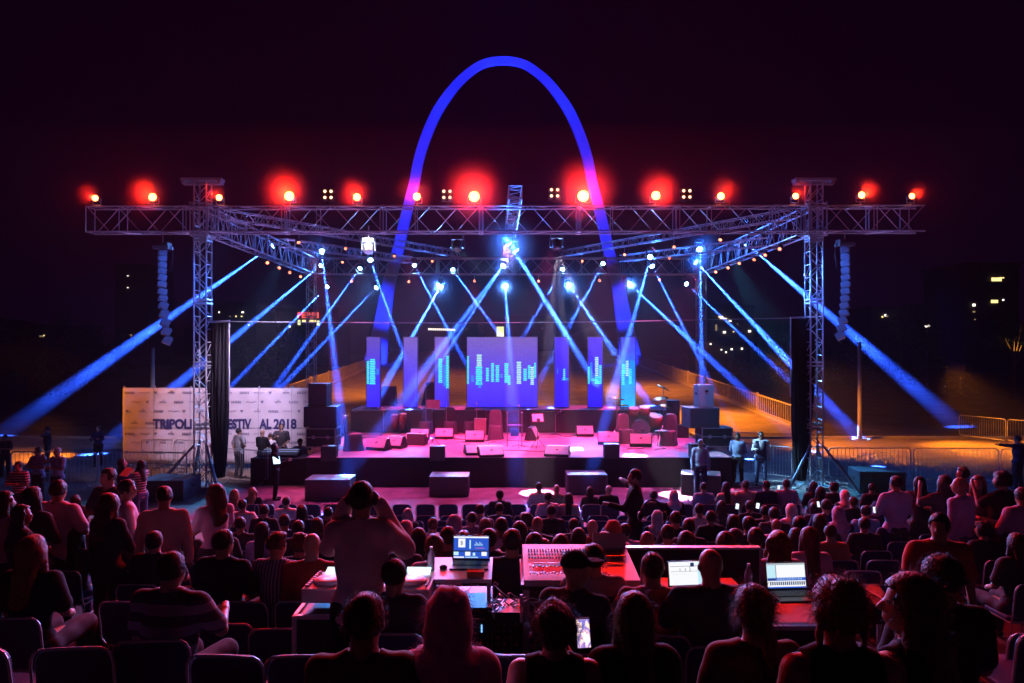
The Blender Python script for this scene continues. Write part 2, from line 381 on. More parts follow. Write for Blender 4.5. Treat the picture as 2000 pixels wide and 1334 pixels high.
# loudspeaker line arrays
def line_array(pts, D, label, sx):
    top = P(pts[0][0], pts[0][1], D)
    t = thing('line_array', label, 'loudspeaker', top, 0, 'hanging line arrays')
    M_ = MB(); M_.box((0, 0, 0.05), (0.5, 0.36, 0.1)); M_.box((0.12*-sx, 0, 0.15), (0.2, 0.3, 0.12)); M_.build('flying_frame', M['arrayblue'], t)
    n = 13; W3 = [P(x, y, D)-top for x, y in pts]
    def at(s):
        k = s*(len(W3)-1); i = min(int(k), len(W3)-2); return W3[i].lerp(W3[i+1], k-i)
    for i in range(n):
        a = at(i/n); b = at((i+1)/n); c = (a+b)/2; ang = math.atan2(b.x-a.x, -(b.z-a.z)); L = (b-a).length
        m = MB(); rot = Euler((-0.05-0.035*i, ang*-1, sx*0.95)); Rm = rot.to_matrix()
        m.box(c, (0.19, 0.25, L*0.84), Rm); 
        m.box(c+Rm @ Vector((0, 0, L*0.46)), (0.15, 0.18, L*0.14), Rm)
        m.box(c+Rm @ Vector((0.102, 0, 0)), (0.016, 0.20, L*0.6), Rm); m.box(c+Rm @ Vector((-0.102, 0, 0)), (0.016, 0.20, L*0.6), Rm)
        m.box(c+Rm @ Vector((0, -0.131, 0)), (0.16, 0.02, L*0.66), Rm)
        m.build('cabinet', M['arrayblue'], t)
    hk = MB(); hk.tube((0, 0, 0.2), (0.0, 0, 8.41-top.z), 0.012, 6); hk.build('chain', M['steel'], t)
    cb = MB(); cb.path([(0.26*-sx, 0, 0.1), (0.30*-sx, 0.05, -0.25), (0.2*-sx, 0.1, -0.7)], 0.012, 5); cb.build('cable', M['black'], t)
M['arrayblue'] = mat('speaker_grey_paint', (0.10, 0.10, 0.11), 0.4, 0.2)
line_array([(318, 487), (316, 540), (319, 600), (328, 674)], 21.8, 'curved hanging line array left of the left front tower', -1)
line_array([(1650, 481), (1652, 540), (1650, 600), (1640, 664)], 21.8, 'curved hanging line array right of the right front tower', 1)
# blue light from the rig that catches each array
for sx in (-1, 1):
    spot('array_wash', (sx*8.2, 20.6, 8.1), (sx*10.95, 21.8, 6.2), 1300, (0.04, 0.16, 1.0), R(60), 0.8, 0.1)
# ================================================================== lamps
def glow(name, col, s):
    m = mat(name, (0.02, 0.02, 0.02), 0.3, emit=col, es=s); m.cycles.emission_sampling = 'NONE'; return m
M['lens_red'] = glow('red_flood_lens', (1.0, 0.22, 0.05), 17)
M['lens_blue'] = glow('blue_beam_lens', (0.25, 0.62, 1.0), 60)
M['lens_orange'] = glow('warm_red_lens', (1.0, 0.22, 0.10), 9)
M['lens_warm'] = glow('tungsten_lens', (1.0, 0.62, 0.38), 2.6)
M['lens_white'] = glow('white_lens', (1.0, 0.9, 0.85), 6)
RED = (1.0, 0.015, 0.01); BLUE = (0.02, 0.09, 1.0)
def lamp_root(name, label, cat, p, group):
    return thing(name, label, cat, p, 0, group)
def fog_mat(name, kind):
    m = bpy.data.materials.new(name); m.use_nodes = True; n = m.node_tree.nodes; n.clear(); l = m.node_tree.links
    o = n.new('ShaderNodeOutputMaterial'); v = n.new('ShaderNodeVolumePrincipled'); v.inputs['Color'].default_value = (0.9, 0.9, 0.93, 1); l.new(v.outputs[0], o.inputs['Volume'])
    tc = n.new('ShaderNodeTexCoord'); mth = lambda op, a, b: (lambda q: [setattr(q, 'operation', op), (l.new(a, q.inputs[0]) if hasattr(a, 'links') else setattr(q.inputs[0], 'default_value', a)), (l.new(b, q.inputs[1]) if hasattr(b, 'links') else setattr(q.inputs[1], 'default_value', b)), q.outputs[0]][-1])(n.new('ShaderNodeMath'))
    if kind == 'puff':
        g = n.new('ShaderNodeTexGradient'); g.gradient_type = 'SPHERICAL'; l.new(tc.outputs['Object'], g.inputs[0])
        l.new(mth('MULTIPLY', mth('POWER', g.outputs['Fac'], 3.0), PUFF), v.inputs['Density'])
    else:
        sx = n.new('ShaderNodeSeparateXYZ'); l.new(tc.outputs['Object'], sx.inputs[0])
        f = mth('SUBTRACT', 1.0, mth('POWER', sx.outputs['Z'], 1.5))
        ge = n.new('ShaderNodeNewGeometry'); ns = n.new('ShaderNodeTexNoise'); ns.inputs['Scale'].default_value = 0.35; ns.inputs['Detail'].default_value = 2; l.new(ge.outputs['Position'], ns.inputs['Vector'])
        k = mth('MAXIMUM', mth('MULTIPLY', mth('SUBTRACT', ns.outputs['Fac'], 0.12), 2.2), 0.6)
        l.new(mth('MULTIPLY', mth('MULTIPLY', f, k), BSMOKE), v.inputs['Density'])
    return m
M['beamsmoke'] = fog_mat('beam_fog', 'beam'); M['halosmoke'] = fog_mat('halo_fog', 'puff')
def halo_puff(c, r):  # ball of fog added round a lamp, shaped to give its halo
    m = MB(); m.lathe((0, 0, 0), [(math.sin(q), -math.cos(q)) for q in np.linspace(0.02, math.pi-0.02, 12)], 18); o = m.build('smoke', M['halosmoke']); o.location = c; o.scale = (r, r, r); o['kind'] = 'stuff'
# red floods along the top of the front beam: px, py, size of the glare
floods = [(186,387,.5),(298,385,1.1),(428,386,.5),(565,383,1.6),(697,385,.9),(814,384,1.0),(926,384,2.1),(1139,383,2.3),(1281,382,1.4),(1408,383,.9),(1554,383,.5),(1683,381,.7),(1781,383,.4)]
near = ['at the far left end of the truss', 'second from the left end, left of the tower head', 'small, just right of the left tower head', 'with a tall glare, left of the left lamp cluster',
        'right of the leftmost lamp cluster', 'in front of the left leg of the arch', 'large, just left of the middle truss end', 'brightest, beside the right leg of the arch', 'between the right arch leg and the rightmost lamp cluster',
        'right of the rightmost lamp cluster', 'just left of the right tower head', 'right of the right tower head', 'at the far right end of the truss']
for (px, py, gs), nr in zip(floods, near):
    D = 22.2; p = P(px, py, D)
    t = lamp_root('flood_light', 'red floodlight on the front truss, '+nr, 'floodlight', p, 'red floodlights on the front truss')
    r = 0.075+0.045*gs
    b = MB(); b.lathe((0, 0.02, 0), [(r*1.12, -0.02), (r*1.15, 0.05), (r*0.8, 0.2), (r*0.5, 0.26)], 14, (0, 1, 0)); b.build('housing', M['black'], t, True)
    y = MB(); y.path([(-r*1.3, 0.08, 0), (-r*1.3, 0.08, -0.2), (r*1.3, 0.08, -0.2), (r*1.3, 0.08, 0)], 0.014, 5); y.tube((0, 0.08, -0.2), (0, 0.08, ZT-p.z), 0.02, 6); y.build('yoke', M['steel'], t)
    l = MB(); l.lathe((0, 0, 0), [(r, 0.0), (r*0.85, 0.035)], 18, (0, -1, 0)); l.build('lens', M['lens_red'], t)
    k = FLOOD_K*gs
    spot('flood_beam', p+Vector((0, -0.22, 0)), (p.x*0.6, 1.0, 3.6), 9000*k, RED, R(84), 1.0, 0.06)
    halo_puff(p+Vector((0, -0.3, 0.05)), 0.32+0.50*gs); spot('flood_glare', p+Vector((0, -0.2, 0)), p+Vector((0, -5, 0.5)), 520*FLARE_K*gs**1.5, (1, 0.012, 0.0), R(172), 0.3, 0.03)
# four-lamp clusters
M['dimlens'] = M['lens_warm']
for px, py, nr in ((641, 380, 'leftmost, between two red floodlights'), (873, 380, 'left of the middle truss end'), (1083, 377, 'right of the middle truss end'), (1341, 379, 'rightmost, between two red floodlights')):
    p = P(px, py, 22.2); t = lamp_root('lamp_cluster', 'four-lamp cluster glowing pale on the front truss, '+nr, 'lamp', p, 'four-lamp clusters on the front truss')
    b = MB()
    for x in (-.1, .1):
        for z in (-.1, .1): b.lathe((x, 0, z), [(0.085, -0.03), (0.085, 0.08), (0.05, 0.14)], 12, (0, 1, 0))
    b.box((0, 0.1, 0), (0.4, 0.03, 0.4)); b.tube((0, 0.1, -0.2), (0, 0.1, ZT-p.z), 0.02, 6); b.build('housing', M['black'], t)
    for x in (-.1, .1):
        for z in (-.1, .1): MB().lathe((x, -0.03, z), [(0.05, 0), (0.04, 0.012)], 14, (0, -1, 0)).build('lens', M['lens_warm'], t)
# moving heads with their beams: (px,py, D, target pixel, target height z, strength, glare)
heads = [
 (535,478,30.7,(0,850),0.0,1.50,.5), (628,517,35.2,(183,887),0.0,1.40,.6), (640,558,35.2,(330,880),0.0,1.25,.5), (628,489,30.0,(680,930),0.6,1.30,1.0),
 (704,522,35.2,(470,850),0.0,1.25,.7), (736,560,35.2,(470,840),0.0,1.25,.6), (722,505,30.0,(788,690),2.0,1.25,.7), (808,516,35.2,(915,720),2.0,1.25,.6),
 (883,525,35.2,(1012,705),2.5,1.25,.5), (861,558,35.2,(700,845),1.0,1.80,1.3), (985,516,30.0,(770,845),1.0,1.25,.9), (989,509,31.0,(655,955),0.6,1.25,.5),
 (987,558,35.2,(1012,945),0.6,1.25,1.2), (990,470,23.6,(1190,790),2.0,1.25,1.25), (1004,484,24.6,(1160,740),2.2,1.25,1.1), (1100,524,35.2,(985,720),2.5,1.25,.6),
 (1179,513,35.2,(1045,760),2.0,1.25,.5), (1110,555,35.2,(1275,800),1.2,1.60,1.3), (1228,553,35.2,(1450,760),0.3,1.50,1.0), (1271,500,30.0,(1148,945),0.6,1.25,.8),
 (1273,517,31.5,(1385,740),0.5,1.25,.7), (1367,484,30.0,(1372,800),2.2,1.30,1.2), (1357,509,33.0,(1682,858),0.0,2.60,1.2), (1340,553,35.2,(1560,760),0.2,1.25,.6),
 (1454,473,30.3,(1872,832),0.0,1.50,.7)]
def smoke_cone(a, d, tgt, i):
    """fog drifting through the beam: a slim closed volume that only the lamp's own light makes visible"""
    z0 = 1.05 if (tgt.z >= 0.9 and tgt.z < 1.1) else 0.03; L = (tgt-a).length
    if tgt.z > 1.1: L = L*1.12
    e = a+d*L
    if e.z < z0: L *= (a.z-z0)/(a.z-e.z)
    r1 = L*math.tan(R(BEAM_DEG*bw/2))*1.05+0.03
    m = MB().lathe((0, 0, 0), [(0.045/r1, 0), (1.0, 1.0)], 16)  # fog cone added only where the beam runs, so the beam shows
    o = m.build('smoke', M['beamsmoke']); o.location = a; o.scale = (r1, r1, L); o.rotation_euler = Vector(d).to_track_quat('Z', 'Y').to_euler(); o['kind'] = 'stuff'
AIM = {4: 31, 5: 31, 6: 28.5, 7: 32, 8: 31.5, 14: 29, 15: 31.5, 16: 30, 17: 31, 18: 32, 20: 29.5, 23: 29.5}      # depth the beam has at its target pixel
for i, (px, py, D, tp, tz, s, gl) in enumerate(heads):
    p = P(px, py, D); tgt = P(tp[0], tp[1], AIM[i]) if i in AIM else G(tp[0], tp[1], tz); d = (tgt-p).normalized()
    if i in (12,):   # the vertical central beam that comes down in front of the stage
        tgt = Vector((0.35, 19.9, 0.0)); d = (tgt-p).normalized()
    bw = 1.0+0.45*(s > 1.35)
    where = ('left side' if px < 700 else 'left half' if px < 960 else 'centre' if px < 1020 else 'right half' if px < 1300 else 'right side')
    dr = 'down to the left' if tp[0] < px-60 else 'down to the right' if tp[0] > px+60 else 'almost straight down'
    nb = {0:'leftmost on the left side truss',1:'under the left rear corner',2:'lowest at the left rear tower',3:'above the left rear corner, brighter',4:'on the rear beam near the left corner',5:'hung low beside the left arch leg',
          6:'just under the white-lit lamp on the left',7:'on the rear beam right of the left arch leg',8:'on the rear beam, small',9:'hung low and very bright left of centre',10:'lowest but one of the centre column',11:'middle of the centre column',
          12:'hung low at the stage centre',13:'topmost of the bright centre column',14:'second of the bright centre column',15:'on the rear beam right of centre, small',16:'on the rear beam left of the right arch leg',17:'hung low and very bright right of centre',
          18:'hung low just right of the right arch leg',19:'upper of the pair right of the arch',20:'lower of the pair right of the arch',21:'above the right rear tower',22:'beside the right rear tower',23:'lowest at the right rear tower',24:'on the right side truss, farthest right'}[i]
    t = lamp_root('moving_head_lamp', 'blue beam lamp %s%s' % (nb, '' if len(nb.split()) > 7 else ', shining '+dr), 'stage lamp', p, 'blue moving-head lamps on the roof trusses')
    sc = 0.75+0.25*gl
    bs = MB(); bs.box((0, 0.12, 0.30*sc), (0.3*sc, 0.24*sc, 0.12*sc)); bs.tube((0, 0.12, 0.36*sc), (0, 0.12, 0.6), 0.02, 6); bs.build('base', M['black'], t, bevel=0.01)
    yk = MB(); yk.box((0, 0.12, 0.265*sc), (0.38*sc, 0.12*sc, 0.03)); yk.box((-0.17*sc, 0.12, 0.1*sc), (0.04, 0.12*sc, 0.36*sc)); yk.box((0.17*sc, 0.12, 0.1*sc), (0.04, 0.12*sc, 0.36*sc)); yk.build('yoke', M['black'], t)
    hd = MB(); dd = (d+Vector((0, -0.5, 0))).normalized()
    hd.lathe(Vector((0, 0.1, 0))-dd*0.2*sc, [(0.07*sc, 0), (0.13*sc, 0.06*sc), (0.14*sc, 0.28*sc), (0.12*sc, 0.3*sc)], 14, dd); hd.build('head', M['black'], t, True)
    ln = MB(); ln.lathe(Vector((0, 0.1, 0))+dd*0.095*sc, [(0.115*sc, 0.0), (0.10*sc, 0.03*sc), (0.05*sc, 0.045*sc)], 16, dd); ln.build('lens', M['lens_blue'], t, True)
    spot('beam', p+d*0.22, tgt, 42000*s*BEAM_K, BLUE, R(BEAM_DEG*bw), 1.0, 0.012)
    smoke_cone(p+d*0.18, d, tgt, i)
    if gl >= 0.9: halo_puff(p+Vector((0, -0.25, 0)), 0.5+0.65*gl)
    if gl >= 0.5: spot('lamp_glare', p+Vector((0, -0.2, 0)), p+Vector((0, -5, -1.5)), 150*FLARE_K*gl**2, (0.02, 0.15, 1.0), R(165), 0.3, 0.03)
# small warm-red par lamps
pars = [(522,513,27.5),(545,523,29.2),(566,532,31),(587,540,33),(1398,531,33),(1422,523,31),(1444,514,29.2),(1473,507,27.8),(1495,498,26.5),(1523,486,25),
 (583,473,25.5),(675,485,27.5),(770,500,31),(669,512,35.1),(844,510,35.1),(687,549,35.1),(799,550,35.1),(927,549,35.1),(1052,549,35.1),(1171,548,35.1),(1288,546,35.1),
 (1137,510,35.1),(1220,497,31.5),(1308,504,33),(1317,482,27.5),(1407,468,25.5)]
for px, py, D in pars:
    p = P(px, py, D); low = 545 <= py <= 551
    zone = lambda q: 'in the low line under the rear beam' if 545 <= q[1] <= 551 else 'under the left side truss' if q[0] < 590 and q[1] > 500 else 'under the right side truss' if q[0] > 1390 and q[1] > 480 else 'among the inner trusses'
    same = sorted(q[0] for q in pars if zone(q) == zone((px, py)))
    t = lamp_root('par_lamp', 'small warm-red par lamp, %s from the left %s' % (['first','second','third','fourth','fifth','sixth','seventh','eighth','ninth','tenth','eleventh'][same.index(px)], zone((px, py))), 'par lamp', p, 'small red par lamps')
    tgt = Vector((p.x*0.3, 25.5, 1.0)); d = (tgt-p).normalized()
    if low: d = Vector((0, -1, -0.25)).normalized()
    b = MB(); e = (d+Vector((0, -0.8, 0))).normalized(); b.lathe(-e*0.2, [(0.05, 0), (0.09, 0.05), (0.095, 0.22)], 12, e); b.build('can', M['black'], t)
    y = MB(); y.tube((0, 0.03, 0.05), (0, 0.08, 0.34), 0.014, 5); y.build('bracket', M['steel'], t)
    l = MB(); l.lathe(e*0.0, [(0.085, 0.0), (0.06, 0.02)], 14, e); l.build('lens', M['lens_orange'], t)
# the white-lit fixture and the two dark scanners
for px, py, nr, mm in ((720, 483, 'white-lit moving lamp hung under the front truss, left half', 'white'), (893, 478, 'unlit moving lamp hung left of the stage centre', None), (1087, 476, 'unlit moving lamp hung right of the stage centre', None)):
    p = P(px, py, 24.0); t = lamp_root('followspot_lamp', nr, 'stage lamp', p, 'larger moving lamps under the front truss')
    bd = MB(); bd.box((0, 0, 0.25), (0.42, 0.26, 0.14)); bd.tube((0, 0, .3), (0, 0, .75), 0.02, 6); bd.build('base', M['whitepaint'] if mm else M['blackmetal'], t, bevel=0.03)
    yk = MB(); yk.box((0, 0, 0.2), (0.46, 0.14, 0.03)); yk.box((-0.22, 0, 0.05), (0.05, 0.14, 0.34)); yk.box((0.22, 0, 0.05), (0.05, 0.14, 0.34)); yk.build('yoke', M['whitepaint'] if mm else M['blackmetal'], t, bevel=0.02)
    hd = MB(); hd.lathe((0, 0, 0.1), [(0.1, -0.05), (0.16, 0.0), (0.17, 0.25), (0.14, 0.32)], 16, (0, -0.35, -1)); hd.build('head', M['whitepaint'] if mm else M['blackmetal'], t, True)
    if mm: spot('fixture_light', (p.x, p.y-1.2, p.z+1.0), p, 260, (1, 0.95, 0.9), R(40), 0.5, 0.05)
# washes that colour the stage
PINK = (1.0, 0.045, 0.24)
for x, D, tx, tD, pw, c in ((-7, 24, -4.5, 26, 1, PINK), (-3.5, 23.6, -2, 26, 1, PINK), (1.6, 23.6, 0, 26, 1, PINK), (3.5, 23.6, 2.5, 26, 1, PINK), (7, 24, 5, 26, 1, PINK),
                            (-6, 34.5, -3, 27, .8, (1, .02, .08)), (-1.9, 34.5, 0, 27, .8, (1, .02, .08)), (6, 34.5, 3, 27, .8, (1, .02, .08))):
    spot('stage_wash', (x, D, 8.2), (tx, tD, 1.0), 16000*pw*WASH_K, c, R(46), 0.9, 0.15)
for x, tx in ((-5, -3.5), (0, 0), (5, 3.5)):
    spot('front_wash', (x, 23.4, 8.2), (tx*1.6, 20.8, 0.0), 6000*WASH_K, (1.0, 0.14, 0.42), R(46), 0.9, 0.15)
    spot('front_wash', (x, 22.8, 8.2), (tx, 22.9, 1.0), 3400*WASH_K, (0.95, 0.2, 0.75), R(38), 0.9, 0.15)
# hard-edged white pools on the deck and the apron
for sx, tx, ty, z, pw in ((720, 908, 876, 1.0, 1.0), (1087, 1122, 877, 1.0, 1.0), (893, 992, 893, 1.0, .7), (1087, 1240, 890, 1.0, 1.0), (720, 970, 976, 0.01, 1.0), (1087, 1050, 963, 0.01, .9), (1087, 1330, 968, 0.01, 1.2), (893, 900, 985, .01, .8)):
    a = P(sx, 490, 24.0); b = G(tx, ty, z); spot('white_pool', a, b, 200000*WASH_K, (1.0, 0.75, 0.95), R(6 if z > 0.5 else 8), 0.2, 0.02)
# sodium lamps of the grounds
SOD = (1.0, 0.25, 0.01)
SODIUM = [((4, 60, 13.0), (4, 60, 1), 2300, 128), ((-7, 68, 13.0), (-7, 68, 1), 2500, 125), ((11.5, 58, 7), (13, 58, 1), 2600, 130), ((-12, 54, 7), (-13.5, 56, 1), 2200, 130), ((12.0, 31.5, 4.5), (16.5, 31.0, 0), 4200, 80), ((21, 32.5, 4.0), (22, 31.0, 0), 3000, 88), ((12.5, 43, 5.5), (12.8, 42, 0.3), 4800, 120), ((-6.4, 45, 4.1), (-6, 45, 0.5), 1000, 140), ((0.5, 48, 4.3), (0.5, 48, 1), 900, 140),
          ((-17.8, 28.8, 1.8), (-20.3, 28.6, 0), 1800, 80), ((-15.5, 31, 0.3), (-15.9, 31, 3.5), 500, 60), ((-18, 23, 5), (-12.5, 26, 1.5), 700, 50)]
for a, b, pw, deg in SODIUM: spot('sodium_lamp', a, b, pw*SOD_K, SOD, R(deg), 0.8, 0.25)
spot('banner_wash', (-6.5, 20.5, 6.5), (-11, 26, 1.5), 2200*SOD_K, (0.8, 0.6, 1.0), R(50), 0.8, 0.2)

# added fill spots near the floor, without fixtures, that tint the metalwork lilac
for x in (-8, -3, 3, 8): spot('truss_fill', (x, 24.5, 1.3), (x*1.02, 23.2, 9.0), 2600*TINT_K, (0.42, 0.28, 1.0), R(75), 0.9, 0.2)
for x in (-13, 13): spot('truss_fill', (x*.8, 19.5, 1.0), (x, 22.5, 8.8), 1500*TINT_K, (0.42, 0.28, 1.0), R(70), 0.9, 0.2)
# blue back light from the rear beam over the crowd
for x, z_ in ((-6.7, 7.75), (-3.4, 7.8), (-.08, 7.8), (3.17, 7.85), (6.3, 7.9)): spot('blue_backlight', (x, 34.95, z_), (x*.9, 13.0, 1.0), 15000*BACK_K, (0.12, 0.34, 1.0), R(62), 0.9, 0.08)
# added spots with no fixtures of their own, brightening single people, boxes and towers
for a, b, pw, c, deg in (((-2, 23.4, 8.2), (8.4, 23.0, 0.9), 30000, (.35, .7, 1.0), 11), ((-2, 23.4, 8.2), (6.1, 21.6, 0.7), 26000, (.5, .8, 1.0), 9), ((7.2, 23.2, 8.2), (7.15, 24.6, 2.8), 5200, (.04, .3, 1.0), 18),
        ((9.0, 27.5, 8.3), (10.1, 22.45, 2.2), 16000, (.06, .5, 1.0), 26), ((-9.0, 27.5, 8.3), (-10, 22.45, 2.2), 9000, (.06, .4, 1.0), 26), ((-1.5, 23.4, 8.2), (-.75, 23.1, 1.2), 9000, (1, .05, .01), 7), ((2.5, 23.4, 8.2), (1.7, 23.1, 1.2), 9000, (1, .07, .01), 6), ((-6, 23.0, 8.2), (-6.3, 21.6, .6), 3000, (1, .4, .75), 16)):
    spot('accent_fill', a, b, pw*0.5, c, R(deg), 0.5, 0.03)
# ================================================================== stage
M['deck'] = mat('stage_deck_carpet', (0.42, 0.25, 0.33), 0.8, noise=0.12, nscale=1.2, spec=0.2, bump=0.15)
M['skirt'] = mat('stage_skirt_cloth', (0.035, 0.032, 0.045), 0.9, spec=0.1, bump=0.3, nscale=3)
M['skirt2'] = mat('riser_skirt_cloth', (0.075, 0.075, 0.08), 0.85, spec=0.2, bump=0.3, nscale=4)
def skirt(mb, pts, z0, z1, amp, freq, sag=0.0):
    """pleated cloth hung along the line pts"""
    line = []; 
    for a, b in zip(pts[:-1], pts[1:]):
        a = Vector(a); b = Vector(b); n = max(2, int((b-a).length/0.05))
        for i in range(n): line.append(a.lerp(b, i/n))
    line.append(Vector(pts[-1])); v = []; nz = 8; s = 0
    for i, p in enumerate(line):
        d = (line[min(i+1, len(line)-1)]-line[max(i-1, 0)]).normalized(); nr = Vector((d.y, -d.x)); s += 0.05
        for k in range(nz+1):
            t = k/nz; w = (math.sin(s*freq)+0.5*math.sin(s*freq*2.3+1))*amp*(0.25+0.75*t); top = z1-sag*(0.5-0.5*math.cos(s*1.1))
            v.append((p.x+nr.x*(w+0.02), p.y+nr.y*(w+0.02), top+(z0-top)*t))
    f = [(i*(nz+1)+k, (i+1)*(nz+1)+k, (i+1)*(nz+1)+k+1, i*(nz+1)+k+1) for i in range(len(line)-1) for k in range(nz)]
    mb.add(v, f)
t = thing('stage', 'wide low stage with pink-lit deck and black skirt', 'stage', (0, 22.6, 0))
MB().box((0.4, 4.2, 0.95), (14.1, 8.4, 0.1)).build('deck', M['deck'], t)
k = MB(); skirt(k, [(-6.65, 0.0), (7.45, 0.0)], 0.012, 0.985, 0.012, 5.0); skirt(k, [(7.45, 0), (7.45, 8.4)], 0.012, 0.985, 0.02, 7); skirt(k, [(-6.65, 8.4), (-6.65, 0)], 0.012, 0.985, 0.02, 7)
k.build('skirt', M['skirt'], t, smooth=True)
f_ = MB()
for x in np.arange(-6.5, 7.4, 1.0):
    for y in (0.3, 4.2, 8.1): f_.tube((x, y, 0), (x, y, 0.9), 0.025, 5)
f_.build('scaffold_leg', M['steel'], t)['kind'] = 'stuff'
t = thing('stage_riser', 'raised band riser behind the stage with draped dark skirt', 'riser', (0, 29.0, 1.0))
MB().box((0.35, 1.1, 0.93), (13.9, 2.2, 0.08)).build('deck', mat('riser_deck', (0.22, 0.17, 0.19), 0.7, noise=0.2), t)
k = MB(); skirt(k, [(-6.7, 2.2), (-6.75, 0.5), (-6.3, 0.0), (7.3, 0.0), (7.35, 2.2)], 0.01, 0.965, 0.035, 2.2, 0.05); k.build('skirt', M['skirt2'], t, smooth=True)
rl = MB()
random.seed(3)
for i in range(9):
    x = -6.5+i*0.33; rl.path([(x, 0.12+0.05*math.sin(i), 0.985), (x+0.2, 0.3, 0.985+0.05*random.random()), (x+0.34, 0.14, 0.985)], 0.014, 5)
rl.build('cable', M['black'], t)

# LED screens
def screen_mat(name, top, mid, bot, blotch=0.0):
    m = mat(name, (0.01, 0.01, 0.01), 0.3); n = m.node_tree.nodes; l = m.node_tree.links; b = n['Principled BSDF']
    tc = n.new('ShaderNodeTexCoord'); sx = n.new('ShaderNodeSeparateXYZ'); l.new(tc.outputs['Generated'], sx.inputs[0])
    r = n.new('ShaderNodeValToRGB'); e = r.color_ramp.elements; e[0].position = 0.0; e[0].color = bot+(1,); e[1].position = 1.0; e[1].color = top+(1,)
    x = e.new(0.5); x.color = mid+(1,)
    ns = n.new('ShaderNodeTexNoise'); ns.inputs['Scale'].default_value = 1.4; ns.inputs['Detail'].default_value = 3; l.new(tc.outputs['Object'], ns.inputs['Vector'])
    am = n.new('ShaderNodeMath'); am.operation = 'MULTIPLY_ADD'; am.inputs[1].default_value = blotch; am.inputs[2].default_value = -blotch*0.5; l.new(ns.outputs[0], am.inputs[0])
    ad = n.new('ShaderNodeMath'); ad.operation = 'ADD'; l.new(sx.outputs['Z'], ad.inputs[0]); l.new(am.outputs[0], ad.inputs[1]); l.new(ad.outputs[0], r.inputs[0])
    # LED module grid
    w = n.new('ShaderNodeTexBrick'); w.offset = 0; w.inputs['Scale'].default_value = 1; w.inputs['Brick Width'].default_value = 0.16; w.inputs['Row Height'].default_value = 0.08
    w.inputs['Mortar Size'].default_value = 0.004; w.inputs['Color1'].default_value = (1, 1, 1, 1); w.inputs['Color2'].default_value = (0.86, 0.86, 0.9, 1); w.inputs['Mortar'].default_value = (0.6, 0.6, 0.6, 1)
    mp = n.new('ShaderNodeMapping'); mp.inputs['Rotation'].default_value = (R(90), 0, 0); l.new(tc.outputs['Object'], mp.inputs[0]); l.new(mp.outputs[0], w.inputs['Vector'])
    mx = n.new('ShaderNodeMixRGB'); mx.blend_type = 'MULTIPLY'; mx.inputs[0].default_value = 0.8; l.new(r.outputs[0], mx.inputs[1]); l.new(w.outputs[0], mx.inputs[2])
    l.new(mx.outputs[0], b.inputs['Emission Color']); b.inputs['Emission Strength'].default_value = SCREEN_K
    return m
SM = [screen_mat('led_lilac', (0.08, 0.045, 0.28), (0.035, 0.02, 0.55), (0.02, 0.01, 0.68)),
      screen_mat('led_pale', (0.12, 0.075, 0.30), (0.06, 0.035, 0.52), (0.03, 0.015, 0.68)),
      screen_mat('led_blue', (0.05, 0.02, 0.50), (0.02, 0.01, 0.60), (0.01, 0.005, 0.70), 0.3),
      screen_mat('led_cyan', (0.05, 0.03, 0.55), (0.01, 0.13, 0.85), (0.0, 0.32, 0.95), 0.9)]
M['bar'] = glow('equaliser_green', (0.06, 0.95, 0.85), 1.05); M['barw'] = glow('equaliser_white', (0.50, 0.95, 0.85), 1.0); M['barb'] = glow('equaliser_blue', (0.0, 0.38, 0.95), 0.9)
scr = [(716,743,0,[(716,721,705,750,0),(722,733,701,751,0),(735,740,720,732,2)],'leftmost narrow LED screen, lilac with green bars'),
       (788,816,1,[],'second narrow LED screen from the left, lilac and empty of bars'),
       (849,877,1,[(856,864,700,748,0),(866,872,712,754,2),(871,877,695,759,0)],'third narrow LED screen from the left with green bars at its right edge'),
       (912,1050,1,[(912,916,695,750,0),(920,926,733,746,2),(931,941,692,716,1),(929,942,716,752,0),(934,940,745,758,2),(949,955,718,745,0),(959,965,709,746,0),(968,975,713,746,0),(977,982,730,738,2),(985,993,709,748,0),(992,997,733,752,0),(1009,1018,706,750,1),(1022,1029,720,744,0),(1031,1036,713,740,0),(1036,1043,716,752,1),(1043,1047,708,738,0)],'wide central LED screen with a row of equaliser bars'),
       (1083,1111,2,[(1088,1090,720,730,2),(1100,1104,720,743,0),(1097,1111,738,743,2)],'narrow blue LED screen just right of the wide one'),
       (1148,1177,2,[(1148,1152,716,750,0),(1153,1157,708,738,2),(1162,1169,697,735,1),(1162,1170,735,750,0),(1170,1175,713,750,0),(1150,1176,739,744,2)],'deep blue LED screen second from the right with tall bars'),
       (1212,1241,3,[(1214,1220,722,752,0),(1215,1222,711,730,0),(1222,1228,704,735,1),(1228,1234,720,750,0),(1230,1240,704,735,2)],'rightmost narrow LED screen glowing cyan')]
